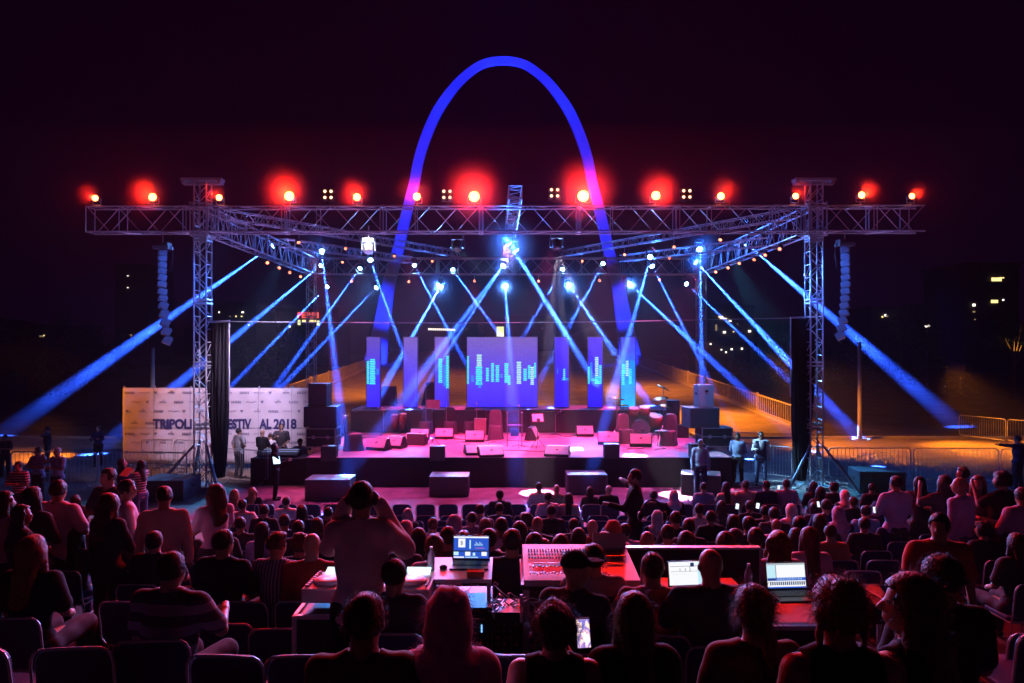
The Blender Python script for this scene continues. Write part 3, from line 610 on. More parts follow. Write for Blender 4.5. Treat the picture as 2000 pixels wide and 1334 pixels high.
for x0, x1, mi, bars, lab in scr:
    D = 30.0; a = P(x0, 795.5, D); b = P(x1, 658, D); w = b.x-a.x; h = b.z-1.985
    t = thing('led_screen', lab, 'LED screen', ((a.x+b.x)/2, D, 1.985), 0, 'LED screens on the riser')
    MB().box((0, 0, h/2), (w-0.02, 0.05, h-0.02)).build('display', SM[mi], t)
    fr = MB()
    for e in (-1, 1): fr.box((e*w/2, 0.03, h/2), (0.03, 0.12, h))
    fr.box((0, 0.03, h), (w+0.03, 0.12, 0.03)); fr.box((0, 0.03, 0.01), (w+0.03, 0.14, 0.03)); fr.tube((0, 0.1, 0.3), (0, 0.9, 0.0), 0.02, 5)
    fr.box((0, 0.1, h/2), (w-0.1, 0.06, h-0.1)); fr.build('frame', M['screenframe'] if 'screenframe' in M else M.setdefault('screenframe', mat('screen_frame', (0.15, 0.13, 0.25), 0.4)), t)
    if bars:
        for bx0, bx1, by0, by1, c in bars:
            p0 = P(bx0, by1, D-0.03); p1 = P(bx1, by0, D-0.03); n = max(2, int((by1-by0)/3.3)); hh = (p1.z-p0.z)/n
            eb = MB()
            for i in range(n):
                sh = 1.0-0.25*((i*7) % 3)*0.3; cx = (p0.x+p1.x)/2-(a.x+b.x)/2
                eb.box((cx, -0.030, p0.z-1.985+hh*(i+0.5)), ((p1.x-p0.x)*sh, 0.008, hh*0.72), mi=c)
            eb.build('equaliser_bar', [M['bar'], M['barw'], M['barb']], t)

# ------------------------------------------------------------------ loudspeakers, boxes
M['grille'] = mat('speaker_grille', (0.42, 0.38, 0.40), 0.6, 0.3, noise=0.08, nscale=40)
M['redlit'] = M['grille']
def wedge_proto():
    t = thing('floor_monitor', 'x', 'floor monitor', (0, 0, 0)); w, d, h = 0.66, 0.42, 0.42
    poly = [(-0.21, 0), (0.21, 0), (0.21, 0.16), (0.02, 0.42), (-0.21, 0.42*0.86)]
    b = MB(); b.prism([(-0.24, 0), (0.22, 0), (0.25, 0.10), (0.06, 0.42), (-0.10, 0.42)], w, (-w/2, 0, 0), ex=(0, -1, 0), ey=(0, 0, 1), ez=(1, 0, 0))
    b.build('cabinet', M['black'], t, bevel=0.012)
    # grille lies on the sloped face from (y=-0.25,z=.10) to (-.06,.42)
    a = Vector((0, -0.25, 0.10)); c = Vector((0, -0.06, 0.42)); u = (c-a).normalized(); nr = Vector((0, -u.z, u.y)); L = (c-a).length; ex = Vector((1, 0, 0))
    MB().prism([(-w/2+.02, 0.02), (w/2-.02, 0.02), (w/2-.02, L-0.02), (-w/2+.02, L-0.02)], 0.012, a+nr*0.002, ex, u, nr).build('grille', M['grille'], t)
    lg = MB(); o = a+nr*0.018  # small flag-shaped emblem
    lg.prism([(-.035, .20), (.0, .245), (.05, .225), (.045, .185), (.0, .20), (-.01, .17), (-.025, .165)], 0.004, o, ex, u, nr); lg.build('emblem', M['black'], t)
    for e in (-1, 1): MB().box((e*(w/2+0.006), 0.0, 0.2), (0.012, 0.12, 0.07)).build('side_handle', M['blackmetal'], t)
    return t
wp = wedge_proto(); first = True
def place(proto, used, loc, rz, label, group=None, sc=None):
    if not used[0]:
        used[0] = True; proto.location = loc; proto.rotation_euler = (0, 0, rz); proto['label'] = label
        if group: proto['group'] = group
        if sc: proto.scale = sc
        return proto
    return dup(proto, loc, rz, label, group, sc)
wu = [False]; G1 = 'floor monitors on the stage'
for px, py, rz, lab, sc in [
    (738,880,R(-20),'pink-lit floor monitor tilted on its side at the left, left of a pair',(1.15,1.1,1)), (772,876,R(-20),'pink-lit floor monitor tilted on its side at the left, right of a pair',(1.0,1.1,1)), (813,870,R(170),'dark red floor monitor turned away, right of the tilted pink pair',(1.1,1,1)),
    (819,860,R(0),'pale floor monitor in front of the left cloth-covered chair',(1.1,1,1)), (867,858,R(0),'pale floor monitor with an emblem, left of the central mic stand',(1.1,1,1)), (927,864,R(0),'pale floor monitor beside the red drum stool',(1.1,1,1)),
    (1143,853,R(0),'dull red floor monitor at the back right of the stage',(1.05,1,1)), (1190,869,R(-8),'pink floor monitor in front of the drum kit, left one',(1.2,1.05,1.1)), (1253,873,R(-8),'lilac floor monitor in front of the drum kit, right one',(1.2,1.05,1.1)),
    (930,888,R(12),'low floor monitor with red face at the front edge, behind its twin',(1.2,1,.9)), (957,892,R(12),'low floor monitor with red face at the front edge left of centre',(1.3,1,.95)), (1090,891,R(-12),'floor monitor with orange-red face at the front edge right of centre',(1.35,1,.95)), (1039,860,R(75),'floor monitor seen end-on as a triangle by the blue music stand',(1.0,1,1.2))]:
    if px in (930, 957, 1090): sc = (1.25, 1.5, .78)
    place(wp, wu, G(px, py, 1.0)+Vector((0, 0.2, 0.001)), rz, lab, G1, sc)
def box_speaker(name, lab, cat, c, d, rz=0, m=None, grille='front', group=None, emblem=False, handles=True):
    t = thing(name, lab, cat, c, rz, group); m = m or M['black']
    MB().box((0, 0, d[2]/2), d).build('cabinet', m, t, bevel=0.012)
    if grille: MB().box((0, -d[1]/2-0.006, d[2]/2), (d[0]*0.92, 0.012, d[2]*0.9)).build('grille', M['blackgrille'], t)
    if emblem: MB().box((0, -d[1]/2-0.016, d[2]*0.72), (d[0]*0.22, 0.006, d[2]*0.09)).build('badge', M['black'], t)
    if handles:
        for e in (-1, 1): MB().box((e*(d[0]/2+0.004), 0, d[2]*0.6), (0.01, 0.16, 0.09)).build('side_handle', M['blackmetal'], t)
    return t
M['blackgrille'] = mat('black_grille', (0.06, 0.06, 0.07), 0.5, 0.3, noise=0.15, nscale=60)
M['bluegrille'] = mat('grey_grille', (0.25, 0.27, 0.3), 0.5, 0.2, noise=0.1, nscale=50)
# sub boxes on the apron
for (px0, px1, py1, lab, dz) in ((595, 683, 977, 'subwoofer box on the apron under the blue beam, farthest left', 0), (838, 915, 970, 'subwoofer box with white-lit top left of the apron centre', 0), (1108, 1187, 966, 'subwoofer box with white-lit top right of the apron centre', 0)):
    a = G(px0, py1, 0.012); b = G(px1, py1, 0.012); box_speaker('subwoofer', lab, 'subwoofer', ((a.x+b.x)/2, a.y+0.42, 0.013), (b.x-a.x, 0.85, 0.62), 0, M['subpaint'] if 'subpaint' in M else M.setdefault('subpaint', mat('worn_black_paint', (0.10, 0.085, 0.11), 0.5, noise=0.25, nscale=5)), group='subwoofers along the apron')
box_speaker('subwoofer', 'subwoofer box standing askew under the seated man, its side lit white', 'subwoofer', (6.15, 22.0-.35, 0.013), (1.2, 0.85, 0.66), R(-16), M['subpaint'], group='subwoofers along the apron')
box_speaker('subwoofer', 'dark subwoofer box with orange-lit top behind the right tower strut', 'subwoofer', (G(1690, 950).x, 22.1, 0), (1.4, 0.95, 0.7), R(-6), M['subpaint'], group='subwoofers along the apron')
for px, py, lab in ((632, 905, 'small black front-fill speaker at the left end of the stage edge'), (850, 901, 'small black front-fill speaker on the stage edge left of centre'), (1195, 894, 'small black front-fill speaker on the stage edge right of centre'), (1362, 893, 'small black front-fill speaker at the right end of the stage edge')):
    p = G(px, min(py, 900), 1.0); box_speaker('front_fill_speaker', lab, 'speaker', (p.x, 22.66, 0.88 if py > 896 else 0.95), (0.5, 0.34, 0.5), 0, group='front-fill speakers on the stage edge')
# side stacks
def road_case(lab, c, d, rz=0, top=True):
    t = thing('road_case', lab, 'road case', c, rz)
    MB().box((0, 0, d[2]/2+0.1), (d[0], d[1], d[2]-0.1)).build('case_body', M['black'], t)
    e = MB(); x, y, z = d[0]/2+0.006, d[1]/2+0.006, d[2]+0.05
    for sx in (-1, 1):
        for sy in (-1, 1): e.box((sx*x, sy*y, z/2+0.07), (0.035, 0.035, z-0.12))
    for zz in (0.12, d[2]*0.66, z+0.0):
        for s in (-1, 1): e.box((0, s*y, zz), (d[0], 0.03, 0.03)); e.box((s*x, 0, zz), (0.03, d[1], 0.03))
    e.build('metal_edging', M['alu'], t)
    for q in (-.25, .25): MB().box((q*d[0], -y-0.01, d[2]*0.66), (0.10, 0.02, 0.12)).build('latch', M['alu'], t)
    for sx in (-1, 1):
        for sy in (-1, 1): MB().tube((sx*x*0.8, sy*y*0.8-0.02, 0.05), (sx*x*0.8, sy*y*0.8+0.02, 0.05), 0.05, 10).build('caster', M['black'], t)
    return t
pl = P(617, 880, 24.2)
road_case('black road case with silver edging at the bottom of the left speaker stack', (-6.55, 24.4, 1.0), (1.0, 0.8, 0.72))
box_speaker('loudspeaker', 'wide black loudspeaker in the middle of the left stack', 'speaker', (-6.62, 24.5, 1.82), (1.15, 0.85, 0.72), R(4))
box_speaker('loudspeaker', 'upright black loudspeaker on top of the left stack', 'speaker', (-6.7, 24.5, 2.55), (0.66, 0.6, 0.80), R(-5))
road_case('black road case with bright silver edging at the bottom of the right stack', (7.45, 24.6, 1.0), (1.05, 0.85, 0.72), R(0))
box_speaker('loudspeaker', 'dark blue-lit wide loudspeaker in the middle of the right stack', 'speaker', (7.0, 24.7, 1.76), (1.1, 0.85, 0.72), R(6), mat('dark_blue_cabinet', (0.10, 0.11, 0.15), 0.5))
box_speaker('loudspeaker', 'pale blue-lit upright loudspeaker on top of the right stack', 'speaker', (7.12, 24.7, 2.49), (0.56, 0.5, 0.80), R(8), mat('grey_cabinet', (0.32, 0.32, 0.36), 0.5), grille=None, emblem=True)
def cyl_thing(): pass
t = thing('mixing_table', 'black-draped table with monitor desk left of the stage', 'table', (-7.65, 23.4, 0)); MB().box((0, 0, 0.88), (1.9, 0.9, 0.04)).build('tabletop', M['black'], t); k = MB(); skirt(k, [(-0.95, 0.45), (-0.95, -0.45), (0.95, -0.45), (0.95, 0.45)], 0.01, 0.9, 0.02, 8); k.build('cloth', M['skirt'], t)
t = thing('monitor_desk', 'small sloped mixing desk with blue and red lit rows on the draped table', 'mixing desk', (-7.8, 23.5, 0.9))
MB().prism([(-0.3, 0), (0.3, 0), (0.3, 0.22), (-0.3, 0.08)], 1.3, (-0.65, 0, 0), (0, 1, 0), (0, 0, 1), (1, 0, 0)).build('case', M['blackmetal'], t)
k = MB(); k.box((0, -0.05, 0.165), (1.2, 0.05, 0.02), (0.23, 0, 0)); k.box((0, 0.12, 0.205), (1.2, 0.04, 0.02), (0.23, 0, 0)); k.build('lit_strip', glow('pale_blue_led', (0.35, 0.4, 0.8), 0.5), t)
# backline: cabinets and cases at the back of the stage
box_speaker('bass_cabinet', 'tall black cabinet at the right end of the riser, behind the drums', 'speaker', (G(1318, 852, 1.0).x, 28.2, 1.0), (0.52, 0.5, 1.45), R(-10))
box_speaker('equipment_box', 'black box with white top beside the right stack', 'case', (G(1340, 858, 1.0).x, 27.6, 1.0), (0.45, 0.45, 0.5), 0)
box_speaker('guitar_amplifier', 'red-lit square amplifier with a dark emblem behind the stool', 'amplifier', (G(938, 850, 1.0).x, 28.3, 1.0), (0.5, 0.4, 0.68), 0, mat('tan_cover', (0.3, 0.22, 0.2), 0.7), grille=None)
box_speaker('keyboard_case', 'dark slim case leaning between amplifier and covered chair', 'case', (G(955, 852, 1.0).x, 28.4, 1.0), (0.3, 0.3, 1.0), R(10), grille=None)
for x, lab in ((-3.45, 'black cloth-covered box on the riser left of the third screen'), (-6.0, 'black box on the riser right of the leftmost screen')):
    t = thing('covered_box', lab, 'box', (x if x > -4 else -5.45, 30.9, 1.985)); h = 1.05 if x > -4 else 0.85
    MB().prism([(-0.45, 0), (0.4, 0), (0.36, h), (-0.2, h)], 0.6, (0, 0, 0)).build('cover', M['cloth'], t, bevel=0.03)
# cloth-covered chairs
M['cover'] = mat('satin_chair_cover', (0.075, 0.07, 0.08), 0.5, bump=0.3, nscale=7)
def covered_chair():
    t = thing('covered_chair', 'x', 'chair'); v = MB()
    n = 20; prof = [(0.0, 0.27, 0.29), (0.2, 0.245, 0.26), (0.44, 0.235, 0.245), (0.47, 0.22, 0.23)]
    def ring(w, d, z, y0=0.0, wob=0.0):
        out = []
        for i in range(n):
            a = 2*math.pi*i/n; c, s = math.cos(a), math.sin(a); k = (abs(c)**4+abs(s)**4)**-0.25; q = 1+wob*math.sin(a*6)
            out.append((c*k*w*q, y0+s*k*d*q, z))
        return out
    rings = [ring(w, d, z, 0, 0.05*(1-z/0.47)) for z, w, d in prof]; vs = sum(rings, []); fs = []
    for k in range(len(rings)-1):
        for i in range(n): fs.append((k*n+i, k*n+(i+1) % n, (k+1)*n+(i+1) % n, (k+1)*n+i))
    fs.append(tuple(range((len(rings)-1)*n, len(rings)*n))); v.add(vs, fs); v.build('seat_cover', M['cover'], t, smooth=True)
    b = MB(); rings = [ring(w, 0.055, z, 0.19+0.10*(z-0.45), 0.02) for z, w in ((0.3, .235), (0.6, .225), (0.85, .21), (0.95, .17), (0.99, .09))]
    vs = sum(rings, []); fs = []
    for k in range(len(rings)-1):
        for i in range(n): fs.append((k*n+i, k*n+(i+1) % n, (k+1)*n+(i+1) % n, (k+1)*n+i))
    fs.append(tuple(range((len(rings)-1)*n, len(rings)*n))); b.add(vs, fs); b.build('back_cover', M['cover'], t, smooth=True)
    return t
cc_ = covered_chair(); cu = [False]
for px, py, rz, lab, sc in [(690,882,R(100),'cloth-covered chair at the left end of the stage, pink along its back',1.25), (880,850,R(10),'cloth-covered chair behind the left pale monitors',1.1), (968,860,R(0),'cloth-covered chair left of the transparent stand, red inside',1.15),
    (1222,868,R(15),'dark cloth-covered chair left of the bass drum',1.1), (1306,872,R(-30),'cloth-covered chair right of the drum kit, standing out pale',1.15), (832,850,R(-10),'cloth-covered chair farthest left behind a pale monitor',1.1), (918,849,R(5),'grey cloth-covered chair half hidden by the red amplifier',1.1)]:
    place(cc_, cu, G(px, py-3, 1.0), rz, lab, 'cloth-covered chairs on the stage', (sc, sc, sc))
# microphone stands
M['mic'] = mat('microphone_grey', (0.6, 0.6, 0.6), 0.4, 0.3)
def mic_stand(px, py, h, lab, boom=0.0):
    t = thing('microphone_stand', lab, 'microphone stand', G(px, py, 1.0), 0, 'microphone stands')
    b = MB()
    for k in range(3): a = 2*math.pi*k/3+0.5; b.tube((0, 0, 0.1), (0.3*math.cos(a), 0.3*math.sin(a), 0.012), 0.011, 5)
    b.build('tripod_base', M['black'], t)
    p = MB(); p.tube((0, 0, 0.1), (0, 0, h), 0.012, 6)
    if boom: p.tube((0, 0, h), (boom, -0.1, h+0.12), 0.009, 5)
    p.build('pole', M['steel'], t)
    MB().lathe((boom, -0.1 if boom else 0, h+(0.12 if boom else 0)), [(0.012, -0.06), (0.016, 0.02), (0.032, 0.05), (0.028, 0.09), (0.01, 0.105)], 10, (0.1, -0.3, 1)).build('microphone', M['mic'], t)
mic_stand(1013, 874, 1.45, 'tall microphone stand at the very centre of the stage'); mic_stand(931, 850, 1.25, 'microphone stand in front of the red-lit amplifier'); mic_stand(832, 848, 1.95, 'tall microphone stand left of the black music stand'); mic_stand(872, 848, 1.9, 'tall microphone stand right of the black music stand', 0.15)
mic_stand(1085, 852, 0.9, 'short microphone stand by the percussion on the right', 0.2); mic_stand(749, 846, 0.9, 'short microphone stand behind the congas', -0.2)
def music_stand(px, py, h, m, lab, lean):
    t = thing('music_stand', lab, 'music stand', G(px, py, 1.0), R(lean)); b = MB()
    for k in range(3): a = 2*math.pi*k/3+0.3; b.tube((0, 0, 0.32), (0.28*math.cos(a), 0.28*math.sin(a), 0.012), 0.011, 5)
    b.tube((0, 0, 0.1), (0, 0, h), 0.012, 6); b.build('tripod', M['black'], t)
    Rm = Euler((R(-25), 0, R(4))).to_matrix(); d = MB(); d.box((0, 0, h+0.1), (0.5, 0.012, 0.34), Rm); d.box(Vector((0, 0, h+0.1))+Rm @ Vector((0, -0.03, -0.17)), (0.5, 0.06, 0.012), Rm); d.build('desk', m, t)
    if 'blue' in lab: MB().box(Vector((0, 0, h+0.1))+Rm @ Vector((0.0, -0.012, 0.0)), (0.4, 0.006, 0.28), Rm).build('sheet', M['paper'], t); MB().lathe(Vector((0, 0, h+0.1))+Rm @ Vector((0.02, -0.02, -0.09)), [(0.07, 0), (0.05, 0.01)], 10, Rm @ Vector((0, -1, 0))).build('clip_lamp', M['black'], t)
M['paper'] = mat('paper', (0.75, 0.78, 0.8), 0.8)
music_stand(846, 872, 1.45, M['black'], 'black music stand on a tall tripod left of centre', 0); music_stand(1050, 874, 0.98, M['blackmetal'], 'music stand with a blue-lit sheet right of centre', 5)
# transparent lectern
M['acrylic'] = mat('acrylic', (0.75, 0.72, 0.85), 0.15); M['acrylic'].node_tree.nodes['Principled BSDF'].inputs['Transmission Weight'].default_value = 0.6
t = thing('lectern', 'transparent lectern with pink-lit posts at the stage centre', 'lectern', G(1005, 872, 1.0))
for x in (-.27, .27): MB().path([(x, 0, 0), (x, 0, 1.2)], 0.02, 8).build('post', M['acrylic'], t); MB().lathe((x, 0, 1.2), [(0.02, 0), (0.04, 0.03), (0.02, 0.08)], 10).build('finial', M['acrylic'], t)
MB().box((0, 0, 0.78), (0.56, 0.22, 0.03)).build('shelf', M['acrylic'], t); MB().box((0, 0.02, 0.5), (0.30, 0.02, 0.26)).build('panel', mat('blue_panel', (0.1, 0.12, 0.5), 0.4), t)
# congas at the left, drum kit at the right
M['drum'] = mat('drum_shell', (0.25, 0.05, 0.05), 0.25); M['skin'] = mat('drum_head', (0.65, 0.62, 0.58), 0.6); M['chrome'] = mat('chrome', (0.7, 0.7, 0.7), 0.15, 0.9); M['cymbal'] = mat('cymbal_brass', (0.55, 0.38, 0.12), 0.25, 0.9)
def drum(name, lab, c, r, h, axis=(0, 0, 1), parent=None, z0=0.5):
    b = MB(); b.lathe((0, 0, 0), [(r, 0), (r*1.03, h*0.5), (r, h)], 20, axis); 
    return b
for px, py, lab, h in ((768, 851, 'conga drum on a stand at the left rear, left one', .62), (784, 851, 'conga drum with red rim at the left rear, right one', .66)):
    t = thing('conga_drum', lab, 'drum', G(px, py-2, 1.0)+Vector((0, 0.4, 0)), 0, 'conga drums')
    MB().lathe((0, 0, 0.18), [(0.09, 0), (0.15, 0.25), (0.17, 0.42), (0.14, h)], 18).build('shell', M['drum'], t, True)
    MB().lathe((0, 0, 0.18+h), [(0.15, -0.03), (0.155, 0), (0.14, 0.015)], 18).build('head', M['skin'], t)
    s = MB()
    for k in range(3): a = 2.1*k; s.path([(0.16*math.cos(a), 0.16*math.sin(a), 0.5), (0.26*math.cos(a), 0.26*math.sin(a), 0)], 0.01, 5)
    s.build('stand', M['chrome'], t)
t = thing('drum_kit', 'drum kit with blue-lit bass drum, toms and cymbals in front of the right screens', 'drum kit', G(1252, 853, 1.0)+Vector((0, 0.2, 0)), R(-8)); t.scale = (1.3, 1.3, 1.22)
b = MB(); b.lathe((0, -0.25, 0.29), [(0.27, 0), (0.28, 0.2), (0.27, 0.42)], 24, (0, 1, 0)); o = b.build('bass_drum', M['drum'], t, True)
h = MB(); h.lathe((0, -0.275, 0.29), [(0.27, 0), (0.255, 0.02)], 24, (0, 1, 0)); h.build('bass_head', mat('dark_head', (0.08, 0.09, 0.14), 0.3), o)
h = MB(); 
for i in range(28): a = 2*math.pi*i/28; b2 = 2*math.pi*(i+1)/28; h.tube((0.28*math.cos(a), -0.28, 0.29+0.28*math.sin(a)), (0.28*math.cos(b2), -0.28, 0.29+0.28*math.sin(b2)), 0.014, 5)
for i in range(14): a = 2*math.pi*i/14; b2 = 2*math.pi*(i+1)/14; h.tube((0.05+0.075*math.cos(a), -0.285, 0.22+0.075*math.sin(a)), (0.05+0.075*math.cos(b2), -0.285, 0.22+0.075*math.sin(b2)), 0.012, 5)
h.build('hoop', M['chrome'], o)
for x, z, r, hh, y in ((-0.2, 0.72, 0.15, 0.24, -0.1), (0.14, 0.74, 0.16, 0.26, -0.1), (0.5, 0.35, 0.2, 0.34, 0.1), (0.42, 0.55, 0.17, 0.14, 0.45)):
    o = MB().lathe((x, y, z), [(r, 0), (r*1.02, hh/2), (r, hh)], 18, (0, -0.25, 1)).build('tom_drum', M['drum'], t, True)
    MB().lathe(Vector((x, y, z))+Vector((0, -0.25, 1)).normalized()*(hh+0.002), [(r*1.04, -0.02), (r*1.0, 0.01)], 18, (0, -0.25, 1)).build('drum_head', M['skin'], o)
for x, y, z, r, tl in ((-0.72, 0.1, 1.25, 0.25, (0.2, -0.1, 1)), (0.62, 0.0, 1.25, 0.26, (-0.2, -0.2, 1)), (0.82, 0.25, 1.0, 0.24, (0, -0.2, 1)), (0.75, 0.4, 1.6, 0.25, (0.5, -0.1, 1)), (-0.5, 0.5, 0.98, 0.18, (0, -0.1, 1))):
    st_ = MB(); st_.tube((x, y, 0.2), (x, y, z), 0.012, 6)
    for k in range(3): a = 2.09*k; st_.tube((x, y, 0.35), (x+0.25*math.cos(a), y+0.25*math.sin(a), 0.01), 0.01, 5)
    o = st_.build('cymbal_stand', M['chrome'], t)
    MB().lathe((x, y, z), [(r, 0), (r*0.5, 0.02), (0.05, 0.03), (0.03, 0.05)], 22, tl).build('cymbal', M['cymbal'], o, True)
t = thing('drum_stool', 'small red-lit stool with a round seat beside the right pale monitor', 'stool', G(1287, 870, 1.0)); MB().lathe((0, 0, 0.48), [(0.16, 0), (0.17, 0.04), (0.14, 0.07)], 16).build('seat', M['black'], t); s = MB()
for k in range(3): a = 2.09*k; s.tube((0, 0, 0.45), (0.2*math.cos(a), 0.2*math.sin(a), 0.0), 0.012, 5)
s.build('tripod', M['chrome'], t)
t = thing('keyboard_stand', 'low keyboard on crossed legs behind the blue sheet', 'keyboard', G(1075, 848, 1.0)+Vector((0, 0.6, 0))); MB().box((0, 0, 0.86), (1.3, 0.34, 0.08)).build('keyboard', M['blackmetal'], t); s = MB(); s.tube((-.4, 0, 0), (.4, 0, .82), .02, 6); s.tube((.4, .1, 0), (-.4, .1, .82), .02, 6); s.build('crossed_legs', M['steel'], t)
MB().box((0, -0.05, 0.905), (1.1, 0.16, 0.01)).build('keys', M['skin'], t)
# ================================================================== people: bodies grown from distance fields
def surface_nets(F, lo, h):
    """mesh the zero set of F (negative inside) sampled on a grid"""
    nx, ny, nz = F.shape; ins = F < 0
    c = [F[i:nx-1+i, j:ny-1+j, k:nz-1+k] for i in (0, 1) for j in (0, 1) for k in (0, 1)]
    cnt = sum((x < 0).astype(np.int8) for x in c); act = (cnt > 0) & (cnt < 8)
    I = np.argwhere(act)
    if len(I) == 0: return np.zeros((0, 3)), []
    acc = np.zeros((len(I), 3)); num = np.zeros(len(I)); off = [(i, j, k) for i in (0, 1) for j in (0, 1) for k in (0, 1)]
    val = np.stack([x[act] for x in c], 1)
    for a in range(8):
        for b in range(a+1, 8):
            oa, ob = np.array(off[a]), np.array(off[b])
            if abs(oa-ob).sum() != 1: continue
            m = (val[:, a] < 0) != (val[:, b] < 0)
            t = val[m, a]/(val[m, a]-val[m, b]); acc[m] += oa+(ob-oa)*t[:, None]; num[m] += 1
    V = (I+acc/num[:, None])*h+lo
    idx = -np.ones(act.shape, dtype=np.int64); idx[act] = np.arange(len(I)); faces = []
    for ax in range(3):
        s0 = [slice(None)]*3; s1 = [slice(None)]*3; s0[ax] = slice(0, -1); s1[ax] = slice(1, None)
        a, b = ins[tuple(s0)], ins[tuple(s1)]; ch = np.argwhere(a != b); u, v = [(1, 2), (2, 0), (0, 1)][ax]
        ch = ch[(ch[:, u] > 0) & (ch[:, v] > 0) & (ch[:, u] < F.shape[u]-1) & (ch[:, v] < F.shape[v]-1)]
        if len(ch) == 0: continue
        q = []
        for du, dv in ((1, 1), (0, 1), (0, 0), (1, 0)):
            e = ch.copy(); e[:, u] -= du; e[:, v] -= dv; q.append(idx[e[:, 0], e[:, 1], e[:, 2]])
        q = np.stack(q, 1); fl = a[ch[:, 0], ch[:, 1], ch[:, 2]]; q[~fl] = q[~fl][:, ::-1]; faces.append(q)
    return V, np.concatenate(faces) if faces else []
def seg(Pt, a, b, ra, rb, sq=None):
    a = np.array(a, float); b = np.array(b, float); d = b-a; t = np.clip(((Pt-a)@d)/(d@d+1e-9), 0, 1)
    v = Pt-(a+t[..., None]*d)
    if sq is not None: v = v/np.array(sq)
    return np.sqrt((v*v).sum(-1))-(ra+(rb-ra)*t)
def ell(Pt, c, r, M3=None):
    v = Pt-np.array(c, float)
    if M3 is not None: v = v@M3
    r = np.array(r, float); k = np.sqrt(((v/r)**2).sum(-1)); k1 = np.sqrt(((v/(r*r))**2).sum(-1))+1e-9
    return k*(k-1)/k1
def smin(a, b, k):
    h = np.clip(0.5+0.5*(b-a)/k, 0, 1); return b+(a-b)*h-k*h*(1-h)
def grid(lo, hi, h):
    lo = np.array(lo, float); hi = np.array(hi, float); n = np.ceil((hi-lo)/h).astype(int)+1
    ax = [lo[i]+h*np.arange(n[i]) for i in range(3)]
    return np.stack(np.meshgrid(*ax, indexing='ij'), -1), lo
def to_mesh(name, V, Fc, mats, mi=None):
    me = bpy.data.meshes.new(name); me.vertices.add(len(V)); me.vertices.foreach_set('co', np.asarray(V, np.float32).ravel())
    n = len(Fc); me.loops.add(n*4); me.loops.foreach_set('vertex_index', np.asarray(Fc, np.int32).ravel())
    me.polygons.add(n); me.polygons.foreach_set('loop_start', np.arange(n, dtype=np.int32)*4)
    me.polygons.foreach_set('use_smooth', np.ones(n, bool))
    if mi is not None: me.polygons.foreach_set('material_index', np.asarray(mi, np.int32))
    me.update(calc_edges=True); me.validate()
    for m in mats: me.materials.append(m)
    return me
